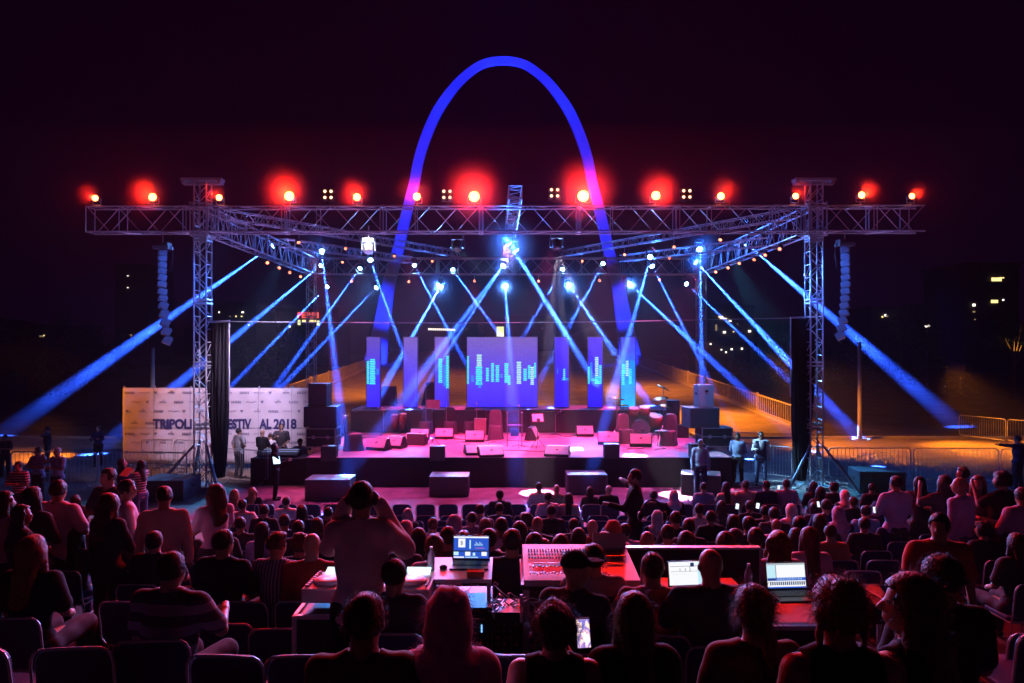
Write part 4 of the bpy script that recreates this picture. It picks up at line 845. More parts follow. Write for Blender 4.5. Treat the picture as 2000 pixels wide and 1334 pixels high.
class Fig:
    """joints in metres, x right, y ahead (the way the person faces), z up"""
    def __init__(s, pose='sit', arms=None, lean=0.0, head=(0, 0), fem=False, wide=1.0, legs=None, twist=0.0):
        s.pose = pose; s.fem = fem; w = s.w = wide*(0.9 if fem else 1.0)
        hz = 0.52 if pose == 'sit' else 0.93
        s.hip = np.array([0, 0.0, hz]); T = 0.50
        ly = math.sin(lean)*T; lz = math.cos(lean)*T
        s.sh = s.hip+np.array([0, ly, lz]); s.lean = lean
        s.shl = s.sh+np.array([-0.185*w, 0, 0]); s.shr = s.sh+np.array([0.185*w, 0, 0])
        s.neck = s.sh+np.array([0, math.sin(lean)*0.05, 0.055])
        s.headc = s.neck+np.array([math.sin(head[0])*0.0, math.sin(lean+head[1])*0.10+0.02, 0.155]); s.yaw, s.pitch = head
        A = {'lap': ((-.25*w, .06, -.27), (-.13, .27, -.36)), 'down': ((-.24*w, -.01, -.29), (-.25*w, .05, -.54)), 'fwd': ((-.25*w, .16, -.24), (-.16, .40, -.20)),
             'phone': ((-.27*w, .13, -.24), (-.10, .33, -.08)), 'ears': ((-.29*w, .17, -.17), (-.115, .05, .17)), 'fold': ((-.26*w, .08, -.26), (.06, .22, -.22)), 'point': ((-.38, .10, 0.02), (-.62, .2, .04)),
             'hip': ((-.36*w, -.04, -.25), (-.17, .02, -.42)), 'up': ((-.32*w, .10, -.12), (-.22, .26, .12)), 'back': ((-.26*w, -.05, -.27), (-.1, -.13, -.42)), 'side': ((-.36*w, .03, -.22), (-.50, .16, -.32))}
        la, ra = arms or ('lap', 'lap'); a, b = A[la]; c, d = A[ra]
        s.el = s.shl+np.array([a[0]+.185*w, a[1], a[2]]); s.wl = s.sh+np.array([b[0]-.0, b[1], b[2]])
        s.er = s.shr+np.array([-c[0]-.185*w, c[1], c[2]]); s.wr = s.sh+np.array([-d[0], d[1], d[2]])
        hw = 0.10*(1.05 if fem else 1.0)
        if pose == 'sit':
            s.legs = [(np.array([e*hw, 0.02, 0.51]), np.array([e*(hw+.04), 0.46, 0.50]), np.array([e*(hw+.03), 0.44, 0.09])) for e in (-1, 1)]
        else:
            st = legs if legs is not None else (0.0, 0.0)
            s.legs = [(np.array([e*hw, 0, 0.90]), np.array([e*(hw+.02), 0.02+st[i]*.5, 0.49]), np.array([e*(hw+.03), -0.02+st[i], 0.08])) for i, e in enumerate((-1, 1))]
        for nm in ('shl', 'shr', 'el', 'er', 'wl', 'wr'): 
            if twist:
                v = getattr(s, nm); c_, s_ = math.cos(twist), math.sin(twist); setattr(s, nm, np.array([v[0]*c_-v[1]*s_, v[0]*s_+v[1]*c_, v[2]]))
        Rm = Euler((-s.pitch, 0, s.yaw)).to_matrix(); s.HM = np.array(Rm)
        s.top = s.headc[2]+0.125
    def hp(s, v): return s.headc+s.HM@np.array(v, float)
    def torso(s, X, o=0.0):
        w = s.w; f = s.fem; dn = s.hip; up = s.sh-s.hip; m = lambda t: dn+up*t
        d = seg(X, dn+np.array([-.075*w, 0, -.02]), dn+np.array([.075*w, 0, -.02]), 0.125+o, 0.125+o, (1.0, 0.86, 1.0))
        d = smin(d, ell(X, m(0.42), (0.150*w*(0.90 if f else 1.02)+o, 0.112+o, 0.19+o)), 0.06)
        d = smin(d, ell(X, m(0.70)+np.array([0, .006, 0]), (0.170*w+o, 0.122+o, 0.19+o)), 0.07)
        a = s.shl+np.array([.02, 0, -.012]); b = s.shr+np.array([-.02, 0, -.012])
        d = smin(d, seg(X, a, b, 0.066+o, 0.066+o, (1, 1.05, 1)), 0.06)
        d = smin(d, seg(X, s.sh+np.array([-.09*w, -.01, .02]), s.neck+np.array([-.01, -.005, .03]), 0.040+o, 0.032+o), 0.05)
        d = smin(d, seg(X, s.sh+np.array([.09*w, -.01, .02]), s.neck+np.array([.01, -.005, .03]), 0.040+o, 0.032+o), 0.05)
        return d
    def arms(s, X, o=0.0, frac=1.0):
        d = None
        for sh, e, w in ((s.shl, s.el, s.wl), (s.shr, s.er, s.wr)):
            g = 0.92 if s.fem else 1.05
            if frac < 1: a = seg(X, sh, sh+(e-sh)*frac, .052*g+o, .047*g+o*1.4)
            else: a = smin(seg(X, sh, e, .052*g+o, .040*g+o), seg(X, e, w, .040*g+o, .028*g+o), .02)
            d = a if d is None else np.minimum(d, a)
        return d
    def headf(s, X):
        H = s.HM; c = s.headc
        d = ell(X, s.hp((0, -.012, .025)), (.076, .096, .094), H)
        d = smin(d, ell(X, s.hp((0, .028, -.045)), (.056, .066, .072), H), .035)
        d = smin(d, seg(X, s.hp((0, .088, .012)), s.hp((0, .108, -.018)), .009, .014), .014)
        for e in (-1, 1): d = smin(d, ell(X, s.hp((e*.079, -.004, -.008)), (.012, .020, .031), H), .008)
        d = smin(d, ell(X, s.hp((0, .086, -.055)), (.024, .012, .012), H), .012)
        d = smin(d, seg(X, s.neck-np.array([0, 0, .05]), s.hp((0, -.02, -.05)), .052 if s.fem else .060, .050 if s.fem else .057), .03)
        return d
    def hands(s, X, near):
        d = None
        for e, (el, w) in ((-1, (s.el, s.wl)), (1, (s.er, s.wr))):
            v = (w-el); v = v/np.linalg.norm(v); side = np.cross(v, [0, 0, 1.0]); n_ = np.linalg.norm(side); side = side/n_ if n_ > .2 else np.array([1.0, 0, 0]); pn = np.cross(side, v)
            if not near:
                a = seg(X, w, w+v*.09, .034, .026); a = smin(a, seg(X, w+v*.02, w+v*.06+side*(-e)*.05, .013, .010), .01)
            else:
                a = seg(X, w+v*.01-side*.018, w+v*.075-side*.022, .024, .022, (1, 1, 1)); a = smin(a, seg(X, w+v*.01+side*.018, w+v*.075+side*.022, .024, .020), .012)
                for q, L in ((-.030, .036), (-.010, .044), (.010, .040), (.029, .030)):
                    p0 = w+v*.082+side*q; p1 = p0+v*L*.9-pn*.010; p2 = p1+v*L*.45-pn*.026
                    a = smin(a, smin(seg(X, p0, p1, .0095, .0085), seg(X, p1, p2, .0085, .0075), .004), .006)
                t0 = w+v*.02+side*(-e)*.025; t1 = t0+side*(-e)*.032+v*.028-pn*.01; a = smin(a, smin(seg(X, t0, t1, .012, .010), seg(X, t1, t1+v*.030-pn*.012, .010, .008), .004), .01)
            d = a if d is None else np.minimum(d, a)
        return d
    def bounds(s, pad=0.1):
        p = np.array([s.shl, s.shr, s.el, s.er, s.wl, s.wr, s.hip, s.headc]+[q for L in s.legs for q in L]); lo = p.min(0)-0.17; hi = p.max(0)+0.17; lo[2] = 0.0-0.02; hi[2] = max(hi[2], s.top+0.06)
        return lo, hi
    def body(s, h, near=False):
        lo, hi = s.bounds(); X, lo = grid(lo, hi, h)
        d = smin(s.torso(X), s.headf(X), .02); d = smin(d, s.arms(X), .025); d = smin(d, s.hands(X, near and h < .012), .01)
        for a, b, c in s.legs:
            d = smin(d, smin(seg(X, a, b, .088, .058), seg(X, b, c, .058, .040), .03), .03)
        V, Fc = surface_nets(d, lo, h)
        cen = V[Fc].mean(1); loc = (cen-s.headc)@s.HM; mi = np.zeros(len(Fc), int)
        for e in (-1, 1): mi[(h < .021) & (np.abs(loc[:, 0]-e*.031) < .011) & (np.abs(loc[:, 2]-.012) < .005) & (loc[:, 1] > .06)] = 1
        mi[(np.abs(loc[:, 0]) < .024) & (np.abs(loc[:, 2]+.055) < .009) & (loc[:, 1] > .072)] = 2
        return V, Fc, mi
    def shirt(s, h, sleeve='short', hem=-0.10, loose=0.012, jit=0.004, seed=0, sleeveless=False):
        lo, hi = s.bounds(); lo[2] = s.hip[2]-0.25; X, lo = grid(lo, hi, h)
        d = s.torso(X, loose)
        if sleeve == 'long': d = smin(d, s.arms(X, loose), .03); 
        elif sleeve == 'short': d = smin(d, s.arms(X, loose+.006, .72), .03)
        elif sleeve == 'half': d = smin(d, s.arms(X, loose+.004, 1.15), .03)
        rng = np.random.RandomState(seed); 
        ph = rng.rand(4)*6; d = d+jit*(np.sin(X[..., 2]*34+X[..., 0]*14+ph[0])+np.sin(X[..., 2]*19-X[..., 0]*31+X[..., 1]*15+ph[1])+.7*np.sin(X[..., 0]*45+X[..., 2]*9+ph[2]))*0.5
        d = np.maximum(d, (s.hip[2]+hem)-X[..., 2]-(0.02*np.sin(X[..., 0]*20)))
        nk = ell(X, s.neck+np.array([0, .012, .045]), (.072, .075, .062)); d = np.maximum(d, -nk)
        if sleeve == 'long':
            for el, w in ((s.el, s.wl), (s.er, s.wr)): v = (w-el)/np.linalg.norm(w-el); d = np.maximum(d, np.where(np.linalg.norm(X-w, axis=-1) < .12, (X-w)@v, -1))
        if sleeve == 'none': d = np.maximum(d, np.abs(X[..., 0])-0.155*s.w)
        return surface_nets(d, lo, h)
    def trousers(s, h, seed=0, skirt=False):
        lo, hi = s.bounds(); hi[2] = s.hip[2]+0.16; X, lo = grid(lo, hi, h); o = .014
        d = seg(X, s.hip+np.array([-.07, 0, -.02]), s.hip+np.array([.07, 0, -.02]), .122+o, .122+o, (1, .9, 1))
        for a, b, c in s.legs:
            d = smin(d, smin(seg(X, a, b, .092+o, .062+o), seg(X, b, c+np.array([0, 0, .02]), .062+o, .048+o), .03), .03)
        d = d+.003*(np.sin(X[..., 2]*40+X[..., 0]*17)+np.sin(X[..., 1]*30+X[..., 2]*22)); d = np.maximum(d, X[..., 2]-(s.hip[2]+.06)); d = np.maximum(d, .06-X[..., 2])
        return surface_nets(d, lo, h)
    def shoes(s, h):
        vs, fs, n = [], [], 0
        lo, hi = s.bounds(); hi[2] = 0.14; X, lo = grid(lo, hi, h); d = None
        for a, b, c in s.legs:
            q = seg(X, (c[0], c[1]-.02, .045), (c[0]*1.1, c[1]+.16, .032), .046, .036); q = np.maximum(q, -X[..., 2]+.002); d = q if d is None else np.minimum(d, q)
        return surface_nets(d, lo, h)
    def hair(s, h, style, seed=0):
        H = s.HM; lo = s.headc-np.array([.26, .26, .55]); hi = s.headc+np.array([.26, .26, .24]); X, lo = grid(lo, hi, h)
        L = (X-s.headc)@H; x, y, z = L[..., 0], L[..., 1], L[..., 2]; rng = np.random.RandomState(seed+11); p = rng.rand(6)*6
        hd = ell(X, s.hp((0, -.014, .026)), (.078, .098, .096), H)
        fr = (y-.045-(z)*.25)          # hairline: in front of this there is face
        nz = (np.sin(x*90+p[0]+z*25)+np.sin(y*80+p[1]-z*30)+np.sin(z*85+x*35+p[2]))/3; nb = (np.sin(x*38+p[3])+np.sin(y*33+z*20+p[4])+np.sin(z*36+p[5]+x*12))/3
        if style == 'bald': return None
        if style == 'short':
            d = hd-.010-.004*nz-.004*nb; d = np.maximum(d, -(z+.045+.25*np.maximum(0, y+.02))); d = np.maximum(d, np.where(z < .062, y-.052, y-.078)); return surface_nets(d, lo, h)
        if style == 'quiff':
            d = smin(hd-.012-.005*nz, ell(X, s.hp((0, .02, .095)), (.072, .085, .040), H)-.004*nz, .02); d = np.maximum(d, -(z+.02+.3*np.maximum(0, y+.04))); d = np.maximum(d, np.where(z < .062, y-.045, y-.10)); return surface_nets(d, lo, h)
        if style == 'curly':
            d = hd-.030-.012*nb-.008*nz; d = np.maximum(d, -(z+.07)); d = np.maximum(d, np.where(z < .055, y-.04, y-.09)); return surface_nets(d, lo, h)
        if style == 'cap':
            d = hd-.014; d = np.maximum(d, -(z-.025)); br = ell(X, s.hp((0, .13, .045)), (.07, .075, .012), H); return surface_nets(np.minimum(d, br), lo, h)
        if style in ('long', 'wavy', 'longcurly'):
            k = {'long': 0.0, 'wavy': .006, 'longcurly': .014}[style]; wd = {'long': .085, 'wavy': .098, 'longcurly': .118}[style]; ln = {'long': .36, 'wavy': .34, 'longcurly': .30}[style]
            d = hd-.018-k*nb-.003*nz; b0 = s.hp((0, -.045, -.02)); b1 = np.array([b0[0], s.sh[1]-.125, s.headc[2]-ln])
            bk = seg(X, b0, b1, wd, wd*.72, (1.05, .52, 1)); d = smin(d, bk-k*1.6*nb-.0035*np.sin(x*150+p[0]), .03)
            for e in (-1, 1): d = smin(d, seg(X, s.hp((e*.072, .005, .0)), s.hp((e*.088, .012, -.17)), .030, .030)-k*nb, .03)
            d = np.maximum(d, np.where((np.abs(x) < .064) & (z < .075), y-.04, y-.095)); return surface_nets(d, lo, h)
        if style == 'ponytail':
            d = hd-.012-.0025*np.sin(x*120+p[0])-.002*nz; d = np.maximum(d, -(z+.055+.3*np.maximum(0, y))); d = np.maximum(d, np.where(z < .062, y-.045, y-.08))
            t0 = s.hp((.0, -.105, .0)); t1 = s.hp((.03, -.135, -.10)); t2 = np.array([t1[0]+.015, s.sh[1]-.14, s.headc[2]-.36]); d = smin(d, smin(seg(X, t0, t1, .030, .036), seg(X, t1, t2, .036, .020), .02)-.004*np.sin(x*160)-.004*nb, .02); return surface_nets(d, lo, h)
        if style == 'bun':
            d = hd-.014-.004*nz-.005*nb; d = np.maximum(d, -(z+.06)); d = np.maximum(d, np.where(z < .062, y-.045, y-.08)); d = smin(d, ell(X, s.hp((0.0, -.07, .105)), (.055, .05, .042))-.009*nb-.007*nz, .015)
            for e in (-1, 1): d = smin(d, seg(X, s.hp((e*.075, -.02, .0)), s.hp((e*.085, -.04, -.14)), .022, .010)-.007*nz, .02)
            return surface_nets(d, lo, h)
        if style == 'hijab':
            d = hd-.024; d = smin(d, ell(X, s.hp((0, -.05, .02)), (.075, .085, .085), H)-.010, .04)
            lo2 = s.sh+np.array([0, -.02, -.0]); d = smin(d, seg(X, s.hp((0, -.03, -.02)), lo2+np.array([0, -.05, .02]), .094, .125, (1.0, .82, 1)), .05)
            d = smin(d, seg(X, s.sh+np.array([-.11, 0, -.0]), s.sh+np.array([.11, 0, -.0]), .082, .082, (1, 1.25, 1)), .05)
            d = smin(d, seg(X, s.sh+np.array([.02, -.10, .0]), s.sh+np.array([.03, -.135, -.20]), .075, .055, (1.1, .5, 1)), .05)
            d = d+.0035*np.sin(z*48+x*60+p[0])+.0025*np.sin(x*95-z*30)
            face = ell(X, s.hp((0, .105, -.015)), (.058, .08, .082), H); d = np.maximum(d, -face); d = np.maximum(d, (s.sh[2]-.23)-X[..., 2]); return surface_nets(d, lo, h)

# ---- materials for people
def skinm(name, c): return mat(name, c, 0.5, spec=0.35)
SK = [skinm('skin_light', (0.42, 0.25, 0.18)), skinm('skin_olive', (0.30, 0.17, 0.11)), skinm('skin_tan', (0.22, 0.12, 0.075))]
M['eye'] = mat('eyes', (0.03, 0.02, 0.02), 0.2); M['lip'] = mat('lips', (0.28, 0.10, 0.09), 0.4)
def fab(name, c, noise=0.12): 
    return mat(name, c, 0.85, spec=0.12, noise=noise, nscale=6, bump=0.25)
CL = {'black': fab('black_cotton', (0.02, 0.02, 0.023)), 'grey': fab('grey_cotton', (0.20, 0.20, 0.21)), 'white': fab('white_cotton', (0.72, 0.70, 0.70)), 'pink': fab('pink_cotton', (0.60, 0.36, 0.42)),
      'blue': fab('light_blue_cotton', (0.24, 0.32, 0.50)), 'navy': fab('navy_cotton', (0.03, 0.035, 0.09)), 'red': fab('red_cotton', (0.40, 0.07, 0.05)), 'cream': fab('cream_cotton', (0.55, 0.45, 0.38)), 'brown': fab('brown_cotton', (0.14, 0.08, 0.05)),
      'lilac': fab('lilac_cotton', (0.40, 0.34, 0.52)), 'jeans': fab('blue_denim', (0.07, 0.11, 0.22)), 'dark': fab('dark_cotton', (0.05, 0.045, 0.05)), 'orange': fab('orange_cotton', (0.55, 0.24, 0.12)), 'olive': fab('olive_cotton', (0.12, 0.12, 0.07))}
def striped(name, a, b, sc, ax='Z'):
    m = fab(name, a); n = m.node_tree.nodes; l = m.node_tree.links; tc = n.new('ShaderNodeTexCoord'); w = n.new('ShaderNodeTexWave'); w.bands_direction = ax; w.inputs['Scale'].default_value = sc; w.inputs['Distortion'].default_value = 0.3
    r = n.new('ShaderNodeValToRGB'); r.color_ramp.elements[0].position = 0.45; r.color_ramp.elements[1].position = 0.5; r.color_ramp.elements[0].color = a+(1,); r.color_ramp.elements[1].color = b+(1,)
    l.new(tc.outputs['Object'], w.inputs['Vector']); l.new(w.outputs[0], r.inputs[0]); l.new(r.outputs[0], n['Principled BSDF'].inputs['Base Color']); return m
CL['stripes'] = striped('horizontal_stripes', (0.05, 0.05, 0.06), (0.5, 0.48, 0.5), 5.0); CL['widestripes'] = striped('wide_stripes', (0.30, 0.22, 0.24), (0.08, 0.05, 0.06), 2.2); CL['pinstripes'] = striped('pin_stripes', (0.10, 0.07, 0.10), (0.34, 0.25, 0.32), 9.0, 'X')
CL['plaid'] = striped('plaid_shirt', (0.10, 0.09, 0.08), (0.30, 0.28, 0.24), 6.0, 'DIAGONAL')
def hairm(name, c): return mat(name, c, 0.55, spec=0.35, noise=0.4, nscale=60, bump=0.7)
HR = {'black': hairm('black_hair', (0.016, 0.011, 0.010)), 'brown': hairm('brown_hair', (0.06, 0.028, 0.015)), 'blond': hairm('blond_hair', (0.30, 0.18, 0.09)), 'grey': hairm('grey_hair', (0.35, 0.34, 0.34)), 'auburn': hairm('auburn_hair', (0.16, 0.05, 0.02)),
      'white_c': CL['white'], 'lilac_c': CL['lilac'], 'blue_c': fab('pale_blue_scarf', (0.45, 0.55, 0.65), 0.1), 'cream_c': CL['cream'], 'black_c': CL['black'], 'navy_c': CL['navy']}
CACHE = {}
def figure_meshes(key, fig, h, near, hair, hseed, sleeve, hem, loose, low):
    if key in CACHE: return CACHE[key]
    V, Fc, mi = fig.body(h, near); out = {'body': to_mesh('body', V, Fc, [SK[0], M['eye'], M['lip']], mi)}
    V, Fc = fig.shirt(h, sleeve, hem, loose, .006 if near else .004, hseed); out['shirt'] = to_mesh('shirt', V, Fc, [CL['grey']])
    if low:
        V, Fc = fig.trousers(h*1.2); out['trousers'] = to_mesh('trousers', V, Fc, [CL['dark']])
        V, Fc = fig.shoes(h if h < .02 else .02); mid = V[Fc].mean(1)[:, 0]
        for q, k in ((mid < 0, 'shoeL'), (mid >= 0, 'shoeR')):
            F2 = Fc[q]; u, inv = np.unique(F2, return_inverse=True); out[k] = to_mesh('shoe', V[u], inv.reshape(F2.shape), [M['black']])
    r = fig.hair(min(h, .016) if not near else h*.85, hair, hseed)
    if r is not None and len(r[1]): out['hair'] = to_mesh('hair', r[0], r[1], [HR['black']])
    CACHE[key] = out; return out
def strands(me, n, length, seed, parent, m, style):
    """loose fine hairs that catch the light"""
    rng = np.random.RandomState(seed); N = len(me.polygons); c = np.zeros(N*3); me.polygons.foreach_get('center', c); c = c.reshape(-1, 3); nn = np.zeros(N*3); me.polygons.foreach_get('normal', nn); nn = nn.reshape(-1, 3)
    z0 = np.percentile(c[:, 2], 35 if style in ('long', 'wavy', 'ponytail') else 20); ok = np.where(c[:, 2] > z0)[0]; ids = rng.choice(ok, n); V, Fc = [], []
    for k, i in enumerate(ids):
        p = c[i]-nn[i]*.002; d = nn[i]*.7+rng.randn(3)*.5+np.array([0, -.1, .25 if style in ('short', 'quiff', 'curly', 'bun') else -.3]); d /= np.linalg.norm(d); L = length*(.4+rng.rand())
        s = np.cross(d, rng.randn(3)); s = s/np.linalg.norm(s)*.0007; q = p+d*L*.6; e = q+(d+np.array([0, 0, -.7]))*L*.35
        b = len(V); V += [p-s, p+s, q+s*.7, q-s*.7, e+s*.2, e-s*.2]; Fc += [(b, b+1, b+2, b+3), (b+3, b+2, b+4, b+5)]
    return V, Fc
def setm(o, m): 
    if o.material_slots: o.material_slots[0].link = 'OBJECT'; o.material_slots[0].material = m
def put_person(loc, rz, scale, label, group, key, fig, h=0.022, near=False, hair='short', hcol='black', skin=1, top='grey', low=True, lowcol='dark', sleeve='short', hem=-.12, loose=.013, hseed=0, tufts=0):
    ms = figure_meshes(key, fig, h, near, hair, hseed, sleeve, hem, loose, low)
    b = bpy.data.objects.new('person', ms['body']); COL.objects.link(b); b.location = loc; b.rotation_euler = (0, 0, rz); b.scale = (scale,)*3 if not isinstance(scale, tuple) else scale
    tag(b, label, 'person', group); setm(b, SK[skin])
    for nm, m in (('shirt', CL[top]), ('trousers', CL[lowcol]), ('shoeL', M['black']), ('shoeR', M['black']), ('hair', HR[hcol])):
        if nm in ms:
            o = bpy.data.objects.new('headscarf' if nm == 'hair' and hair == 'hijab' else 'cap' if nm == 'hair' and hair == 'cap' else 'shoe' if nm[:4] == 'shoe' else nm, ms[nm]); COL.objects.link(o); o.parent = b; setm(o, m)
            if nm == 'hair' and tufts:
                V, Fc = strands(ms[nm], tufts, .030 if hair in ('short', 'quiff') else .05, hseed+3, o, m, hair); mb = MB(); mb.add(V, Fc); s = mb.build('loose_strands', m, o); s['kind'] = 'stuff'
    return b
# ================================================================== the crowd
PXY = []   # (D, x) of seats already taken
def head_z(py, D): return EYE-(py-HY)*D/F_PX
def px2x(px, D): return (px-CX)*D/F_PX
ORD = ['first', 'second', 'third', 'fourth', 'fifth', 'sixth', 'seventh', 'eighth', 'ninth', 'tenth', 'eleventh', 'twelfth', 'thirteenth', 'fourteenth', 'fifteenth', 'sixteenth', 'seventeenth', 'eighteenth', 'nineteenth', 'twentieth', 'twenty-first', 'twenty-second', 'twenty-third', 'twenty-fourth', 'twenty-fifth', 'twenty-sixth']
VAR = [  # generic seated figures: fem, arms, head(yaw,pitch), hair, sleeve, wide
 (False, ('lap', 'lap'), (0, -.05), 'short', 'short', 1.0), (False, ('fold', 'lap'), (.25, 0), 'short', 'long', 1.08), (False, ('lap', 'fwd'), (-.35, -.1), 'quiff', 'short', 0.95),
 (False, ('lap', 'lap'), (.1, 0), 'bald', 'long', 1.05), (True, ('lap', 'lap'), (0, 0), 'long', 'short', 1.0), (True, ('fold', 'lap'), (.3, 0), 'wavy', 'long', 1.0),
 (True, ('lap', 'fold'), (-.2, 0), 'hijab', 'long', 1.08), (True, ('lap', 'lap'), (.15, -.1), 'ponytail', 'short', .96), (True, ('phone', 'lap'), (-.1, -.2), 'longcurly', 'short', 1.0),
 (False, ('phone', 'phone'), (0, -.3), 'short', 'short', 1.02), (True, ('fwd', 'lap'), (-.5, 0), 'long', 'short', 1.0), (False, ('lap', 'fold'), (-.6, 0), 'short', 'short', 1.0), (False, ('lap', 'lap'), (.6, .05), 'curly', 'short', 1.0), (True, ('lap', 'lap'), (.5, 0), 'hijab', 'long', 1.0)]
HN = {'short': 'short-haired man', 'quiff': 'man with swept-up hair', 'bald': 'bald man', 'long': 'long-haired woman', 'wavy': 'wavy-haired woman', 'hijab': 'woman in headscarf', 'ponytail': 'woman with ponytail', 'longcurly': 'woman with long curls', 'curly': 'curly-haired man'}
# px, py, variant, top colour, hair colour
SEATS = [(458,955,5,'grey','blond'),(495,951,8,'black','blond'),(1053,942,0,'white','black'),(1087,946,3,'plaid','black'),(1152,950,4,'dark','black'),(1189,948,0,'black','grey'),(1375,942,0,'blue','black'),(1418,941,4,'cream','black'),(1457,938,0,'cream','black'),(1496,937,1,'navy','black'),(1536,935,9,'lilac','black'),(1588,940,4,'dark','black'),
 (976,956,0,'dark','black'),(1071,961,0,'white','black'),(1111,962,4,'cream','black'),(1277,957,11,'dark','black'),(1317,958,6,'black','blue_c'),(1602,946,4,'dark','black'),(1630,943,12,'dark','black'),(1703,943,11,'dark','black'),(1652,958,6,'dark','white_c'),(1745,950,0,'dark','black'),
 (473,974,9,'white','black'),(558,970,0,'white','black'),(937,984,0,'pinstripes','black'),(976,981,11,'navy','black'),(1077,986,0,'dark','black'),(1367,983,0,'white','black'),(1408,977,5,'plaid','black'),(1466,977,0,'black','black'),(1495,986,11,'dark','black'),(1513,990,0,'dark','black'),(1548,985,6,'lilac','white_c'),(1591,980,10,'dark','black'),(1668,970,0,'dark','brown'),(1615,975,0,'navy','black'),(1690,986,1,'blue','black'),(1640,990,6,'dark','lilac_c'),
 (796,992,5,'dark','grey'),(845,1011,0,'lilac','brown'),(887,1007,6,'lilac','lilac_c'),(922,1000,0,'pinstripes','black'),(948,1011,4,'dark','brown'),(980,1009,11,'lilac','black'),(1015,1017,4,'dark','black'),(1027,1003,12,'navy','black'),(1049,1008,3,'dark','brown'),(1120,1012,0,'dark','black'),(1158,1014,3,'red','black'),(1199,1018,6,'pink','red_c'),(1285,998,6,'dark','blue_c'),(1321,998,0,'dark','black'),(1390,997,0,'black','black'),(1432,1004,4,'dark','black'),(1518,1013,3,'lilac','black'),(1562,1008,0,'dark','black'),(1600,1003,4,'dark','black'),(1345,1012,2,'dark','black'),(1465,1008,0,'dark','black'),
 (818,1030,4,'dark','black'),(792,1018,6,'pink','pink_c'),(875,1028,0,'dark','black'),(955,1030,9,'dark','black'),(1000,1033,0,'dark','black'),(1094,1042,5,'navy','brown'),(1130,1030,4,'dark','black'),(1180,1036,1,'dark','black'),(1305,1024,0,'navy','black'),(1340,1036,4,'dark','black'),(1222,1022,0,'lilac','black'),(1435,1030,1,'dark','black'),(1555,1030,4,'navy','black'),(1478,1030,0,'dark','black'),
 (513,1019,10,'lilac','black'),(580,1016,0,'dark','black'),(620,1010,4,'dark','black'),(555,1004,0,'navy','black'),(470,1008,1,'dark','black'),(640,990,0,'dark','black'),(590,985,4,'navy','black'),(515,985,0,'dark','black'),(655,1020,12,'dark','brown'),(435,1010,4,'dark','black'),(848,1040,7,'pink','brown'),(780,1036,0,'dark','black'),(905,1036,2,'dark','black'),(1045,1040,0,'brown','black'),(583,1044,12,'dark','brown'),(607,1041,3,'red','auburn'),(720,1008,0,'dark','black'),(750,1000,4,'dark','black'),
 (1265,1037,3,'pink','brown'),(1420,1038,0,'pink','brown'),(1517,1028,8,'pink','auburn'),(1580,1028,4,'pink','brown'),(1622,1023,11,'orange','brown'),(1060,1052,0,'dark','black'),
 (1772,968,0,'dark','black'),(1800,985,4,'dark','black'),(1690,1010,0,'dark','black'),(1740,1000,1,'navy','black'),(1830,968,5,'dark','black'),(1905,975,0,'dark','black'),(1940,990,4,'dark','black'),(1965,975,0,'navy','black'),(1990,1000,4,'dark','black'),(1870,1005,0,'dark','black'),(1925,1020,12,'dark','black'),(1985,1040,4,'dark','black'),(1715,980,6,'dark','navy_c'),
 (20,1010,4,'dark','brown'),(95,1020,0,'dark','black'),(150,1030,4,'dark','black'),(190,1010,5,'brown','brown'),(265,1025,0,'dark','black'),(365,1015,4,'dark','black'),(300,1035,9,'dark','black'),(150,965,8,'dark','brown')]
HR['red_c'] = CL['red']; HR['pink_c'] = CL['pink']
rows = {}
for px, py, v, top, hc in SEATS:
    best = min(range(len(ROWS)), key=lambda i: abs(HY+(EYE-ROWZ[i]-1.31)*F_PX/ROWS[i]-py))
    best = min(best, 10)
    for k in (0, 1, -1, 2):       # keep two people off one chair
        i = min(max(best+k, 0), 10); x = px2x(px, ROWS[i])
        if all(abs(x-q[0]) > 0.42 for q in rows.get(i, [])): break
    rows.setdefault(i, []).append((x, py, v, top, hc))
FIGS = {}
skr = [0, 1, 1, 2, 0]
for i in sorted(rows):
    rows[i].sort()
    for n, (x, py, v, top, hc) in enumerate(rows[i]):
        fem, arms, head, hair, slv, wide = VAR[v]; D = ROWS[i]; z = ROWZ[i]; key = ('sit', v, D < 8.2)
        sc = min(max((head_z(py, D)-z)/1.365, 0.90), 1.07)
        lab = '%s in %s top, %s row, %s from its left end' % (HN[hair], {'dark': 'dark', 'widestripes': 'striped'}.get(top, top), ORD[i], ORD[n])
        if i == 0: lab = '%s in %s top in the front row, %s from its left end' % (HN[hair], top, ORD[n])
        FG = FIGS.setdefault(key, Fig('sit', arms, -0.04 if v % 3 else 0.05, head, fem, wide))
        put_person((x, D, z), R([0, 3, -4, 6, -7][n % 5]), sc, lab, 'seated spectators seen from behind', key, FG, 0.017 if D < 8.2 else 0.024, False, hair, hc, skr[n % 5], top, True, 'dark' if n % 3 else 'jeans', slv, -.12, .013, v)
        PXY.append((i, x))

